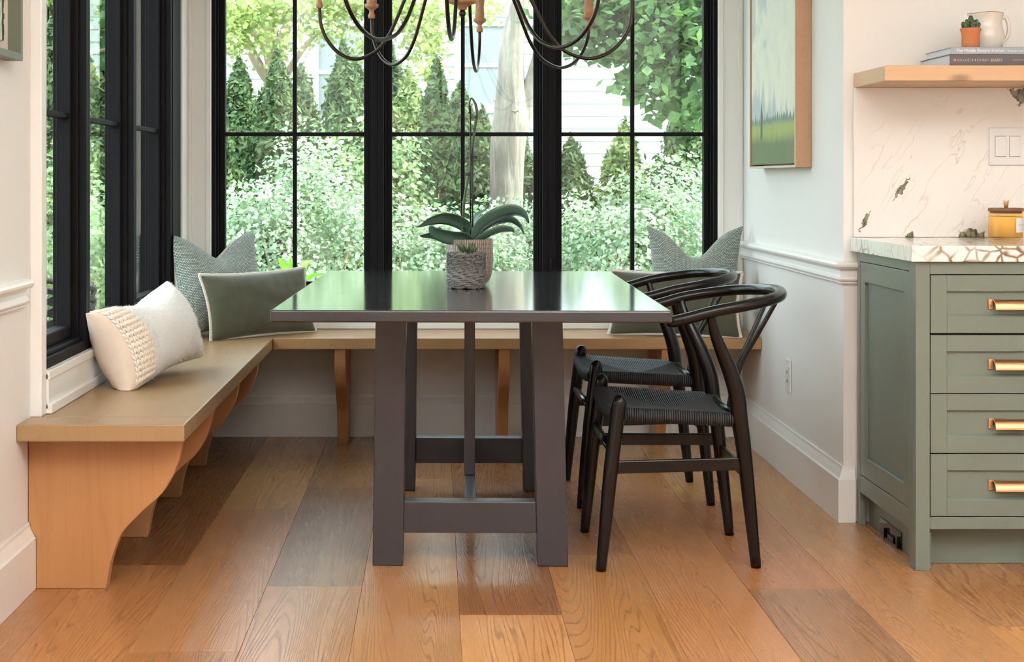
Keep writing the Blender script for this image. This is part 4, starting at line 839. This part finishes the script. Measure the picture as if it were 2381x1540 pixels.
ced = [(-1.52, 10.3, 1.75, .42, 0, 'cedar at the left edge of the left pane'), (-1.10, 10.8, 1.92, .40, 0, 'cedar under the branching tree'), (-.62, 10.4, 1.95, .36, 0, 'tall dark cedar left of the first mullion'), (-.20, 10.9, 1.80, .40, 1, 'cedar coloured as if sunlit behind the first mullion'),
       (.0, 10.2, 1.82, .30, 0, 'dark cedar left of the middle muntin'), (-.34, 11.3, 2.0, .42, 0, 'cedar standing behind the one coloured as if sunlit'), (.34, 11.6, 1.55, .36, 0, 'short cedar right of the orchid stem'), (-2.0, 10.9, 1.9, .5, 0, 'broad cedar beyond the left casing'), (-2.6, 10.6, 2.1, .5, 0, 'cedar seen through the middle side window'), (-3.2, 11.2, 2.2, .55, 0, 'cedar seen through the nearest side window'),
       (1.02, 12.0, 1.28, .34, 0, 'low cedar in the right pane below the white wall'), (1.40, 11.8, 1.42, .40, 1, 'low cedar coloured as if sunlit right of the right muntin'), (1.85, 11.4, 1.75, .45, 0, 'cedar at the right edge of the window'), (.72, 12.6, 1.30, .34, 0, 'low cedar behind the second mullion')]
for i, (x, tp) in enumerate(((-3.6, 1.7), (-3.05, 1.8), (-2.5, 1.72), (-1.98, 1.62), (-1.50, 1.70), (-1.05, 1.66), (-.62, 1.72), (-.20, 1.60), (.18, 1.52), (.60, 1.30), (1.02, 1.10), (1.46, 1.22), (1.90, 1.50), (2.36, 1.8), (2.85, 1.9))):
    ced.append((x, 11.9+.25*(i % 2), tp+.25, .44, 0, 'dark hedge cedar in the rear row, number %d from the left' % (i+1)))
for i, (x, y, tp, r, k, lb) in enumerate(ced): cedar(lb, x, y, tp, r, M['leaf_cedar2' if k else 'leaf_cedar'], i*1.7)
def branch(m, pts, n=5): P = spline(pts, n); m.tube(P, [p[3] for p in P], 12)
# pale forked maple in front of the house
mt = empty('maple_tree', (.50, 11.0, GZ), label='pale forked maple trunk behind the orchid with leaves overhead', cat='tree')
def T(u, v, r, Y=11.0): p = at(u, v, Y); return (p.x, p.y, p.z, r)
m = MB(); branch(m, [(.49, 11.0, GZ, .17), T(1178, 560, .135), T(1177, 480, .118), T(1180, 350, .122), T(1190, 265, .128), T(1188, 190, .098), T(1192, 100, .085), T(1215, 0, .078), T(1240, -120, .07), T(1230, -300, .05)], 5)
m.build('trunk', M['bark'], mt)
m = MB(); branch(m, [T(1196, 300, .09), T(1222, 240, .070), T(1243, 180, .060), T(1268, 90, .055), T(1300, -40, .048), T(1360, -200, .035)], 5); m.build('limb', M['bark'], mt)
m = MB(); m.tube([T(1148, 232, 0)[:3], (T(1195, 262, 0)[0], 10.86, T(1195, 262, 0)[2]), T(1240, 238, 0)[:3]], .006, 5); m.build('cable', M['bark2'], mt)
pts = []
for (u, v, Y, ru, rv, n) in ((1420, 40, 10.0, 130, 60, 420), (1560, 130, 9.6, 90, 110, 520), (1600, 20, 9.6, 70, 70, 260), (1330, 60, 10.2, 60, 50, 160), (1500, 10, 9.8, 120, 50, 300), (1590, 250, 9.6, 60, 45, 90), (1480, 190, 9.8, 40, 40, 60), (1700, 80, 9.4, 90, 140, 300), (1450, -120, 9.8, 300, 90, 600), (1420, 130, 10, 60, 20, 60)):
    n = int(n*2.6); c = at(u, v, Y); q = rng.normal(0, .5, (n, 3))*np.array((ru/F*Y, .35, rv/F*Y))+np.array(c); pts.append(q)
pts = np.concatenate(pts); leaves('foliage', pts, np.tile(np.array((0, -.5, .8)), (len(pts), 1)), .075, M['leaf_maple'], mt, .6, .8, .08)
# brown many-limbed tree by the house, upper left pane
bt = empty('branching_tree', (-1.7, 13.5, GZ), label='brown many-limbed tree in front of the siding, top of the left pane', cat='tree')
m = MB()
Y = 13.5
branch(m, [(at(630, 400, Y).x, Y, GZ, .14), T(628, 420, .11, Y), T(632, 260, .095, Y), T(640, 170, .085, Y), T(632, 110, .08, Y), T(622, 40, .06, Y), T(600, -60, .045, Y)], 4); m.build('trunk', M['bark2'], bt)
for b in ([(632, 130, .055), (605, 90, .05), (575, 40, .042), (560, -40, .03)], [(640, 150, .05), (660, 80, .045), (690, 20, .035), (720, -40, .025)], [(636, 200, .05), (600, 150, .045), (568, 80, .035), (552, 20, .03)], [(628, 60, .04), (670, 30, .032), (740, 10, .022), (820, 5, .015)], [(640, 230, .035), (680, 150, .03), (720, 95, .022), (760, 60, .015)]):
    m = MB(); branch(m, [T(u, v, r, Y-.02) for u, v, r in b], 4); m.build('limb', M['bark2'], bt)
pts = []
for (u, v, Yq, ru, rv, n) in ((560, 40, 12.6, 60, 60, 330), (660, 20, 12.8, 110, 40, 330), (800, 20, 13, 110, 40, 420), (950, 30, 13, 90, 50, 420), (990, 90, 12.8, 50, 60, 260), (640, 100, 12.6, 60, 40, 80), (760, 80, 12.8, 80, 30, 110), (860, 110, 12.8, 50, 30, 70), (1100, 20, 13, 80, 40, 140), (800, -90, 13, 420, 60, 900), (545, 90, 12.4, 30, 60, 160), (1000, 170, 12.6, 40, 20, 60)):
    n = int(n*2.3); c = at(u, v, Yq); pts.append(rng.normal(0, .5, (n, 3))*np.array((ru/F*Yq, .4, rv/F*Yq))+np.array(c))
pts = np.concatenate(pts); leaves('foliage', pts, np.tile(np.array((0, -.5, .8)), (len(pts), 1)), .050, M['leaf_maple2'], bt, .7, .85, .05)
st = empty('leaning_tree', (-2.9, 12.5, GZ), label='leaning brown trunk seen in the middle side window', cat='tree')
m = MB(); branch(m, [(-2.55, 12.0, GZ, .14), T(255, 330, .12, 12.0), T(232, 200, .11, 12.0), T(205, 60, .10, 12.0), T(180, -60, .09, 12.0)], 4); m.build('trunk', M['bark2'], st)
p, d = blobpts(at(215, 20, 11.6), (.55, .5, .45), 700, .3, .3, 3); leaves('foliage', p, d, .10, M['leaf_maple'], st, .7, .8)
p, d = blobpts(at(100, 100, 11.6), (.5, .5, .55), 800, .3, .3, 5); leaves('foliage', p, d, .10, M['leaf_maple2'], st, .7, .8)
# neighbour's white clapboard house
HY = 17.0; hs = empty('clapboard_house', (-.5, HY, GZ), label='white clapboard house behind the garden trees', cat='house')
MB().box(-5.2, 3.2, HY+.03, HY+4, GZ, 3.6).build('wall', M['siding'], hs)
wins = [(-1.28, -.62, 1.75, 2.75), (.28, .80, 1.9, 2.75)]
z = GZ; k = 0
bd = None
while z < 3.55:
    for xa, xb in ((-5.2, 3.2),):
        cuts = [(a-.09, b+.09) for a, b, z0, z1 in wins if z+.13 > z0-.09 and z < z1+.09]; segs = []; x = xa
        for a, b in cuts: segs.append((x, a)); x = b
        segs.append((x, xb))
        for a, b in segs:
            MB().prism([(HY, z), (HY+.03, z), (HY+.03, z+.135), (HY+.022, z+.135)], 'X', a, b).build('clapboard', M['siding'], hs)
    z += .135
for a, b, z0, z1 in wins:
    f = MB().box(a-.09, a, HY-.03, HY+.03, z0-.09, z1+.09).box(b, b+.09, HY-.03, HY+.03, z0-.09, z1+.09).box(a, b, HY-.03, HY+.03, z0-.09, z0).box(a, b, HY-.03, HY+.03, z1, z1+.09).box(a, b, HY-.01, HY+.02, (z0+z1)/2-.02, (z0+z1)/2+.02).build('window_frame', M['siding'], hs)
    MB().box(a, b, HY+.012, HY+.028, z0, z1).build('pane', M['houseglass'], f)
MB().prism([(HY-.5, 3.5), (HY+2, 4.9), (HY+4.5, 3.5), (HY+4.5, 3.6), (HY+2, 5.05), (HY-.5, 3.6)], 'X', -5.5, 3.5).build('roof', M['roof'], hs)
# lime-leaved plant just outside the left pane
lp = empty('lime_plant', (at(690, 640, 7.35).x, 7.35, GZ), label='lime green leafy plant just outside the left pane behind the velvet cushion', cat='plant')
b0 = at(694, 690, 7.35); m = MB(); m.tube([(b0.x, 7.35, GZ), (b0.x, 7.35, .3), b0], .008, 6); m.build('stem', M['stem'], lp)
for (u0, v0, u1, v1, wd) in ((694, 665, 648, 600, .07), (700, 655, 728, 606, .07), (704, 668, 750, 640, .065), (690, 660, 676, 598, .05), (694, 690, 716, 625, .04), (690, 690, 660, 660, .05), (700, 690, 735, 672, .05), (696, 700, 680, 640, .05)):
    a = at(u0, v0, 7.35); b = at(u1, v1, 7.30); c = (a+b)/2+Vector((0, -.02, .02)); leafmesh([tuple(a), tuple(c), tuple(b)], wd, .15, (.5, -.8, .3), mat=M['leaf_lime'], parent=lp)
# wicker chair and iron hook outside the nearest side pane
wc = empty('wicker_chair', (-1.78, 6.6, GZ), label='dark wicker garden chair outside the nearest side window', cat='chair')
m = MB()
for i in range(26):
    z = GZ+.30+i*.0235; P = [(-1.78+.33*math.cos(t), 6.6+.33*math.sin(t), z+.012*math.sin(t*8+i*PI)) for t in np.linspace(-.35*PI, 1.15*PI, 24)]
    m.tube(P, .013, 5, caps=False)
m.build('back_shell', M['wicker'], wc)
MB().lathe([(.30, 0), (.31, .03), (.30, .06), (.02, .062)], (-1.78, 6.6, GZ+.36), 24).build('seat', M['wicker'], wc)
for a in (.6, 2.2, 3.8, 5.4): MB().tube([(-1.78+.26*math.cos(a), 6.6+.26*math.sin(a), GZ), (-1.78+.27*math.cos(a), 6.6+.27*math.sin(a), GZ+.37)], .018, 8).build('leg', M['wicker'], wc)
hk = empty('iron_hook', (at(98, 0, 5.4).x, 5.4, GZ), label='curled black iron hook outside the nearest side window', cat='hook')
P = spline([tuple(at(u, v, 5.4)) for u, v in ((97, 72), (99, 55), (98, -20), (103, 2), (109, 20), (111, 38), (106, 52), (99, 56))], 5)
MB().tube(P, .0055, 8).build('scroll', M['black'], hk)
q = at(97, 72, 5.4); MB().tube([(q.x, q.y, GZ), (q.x, q.y, q.z)], .006, 8).build('post', M['black'], hk)
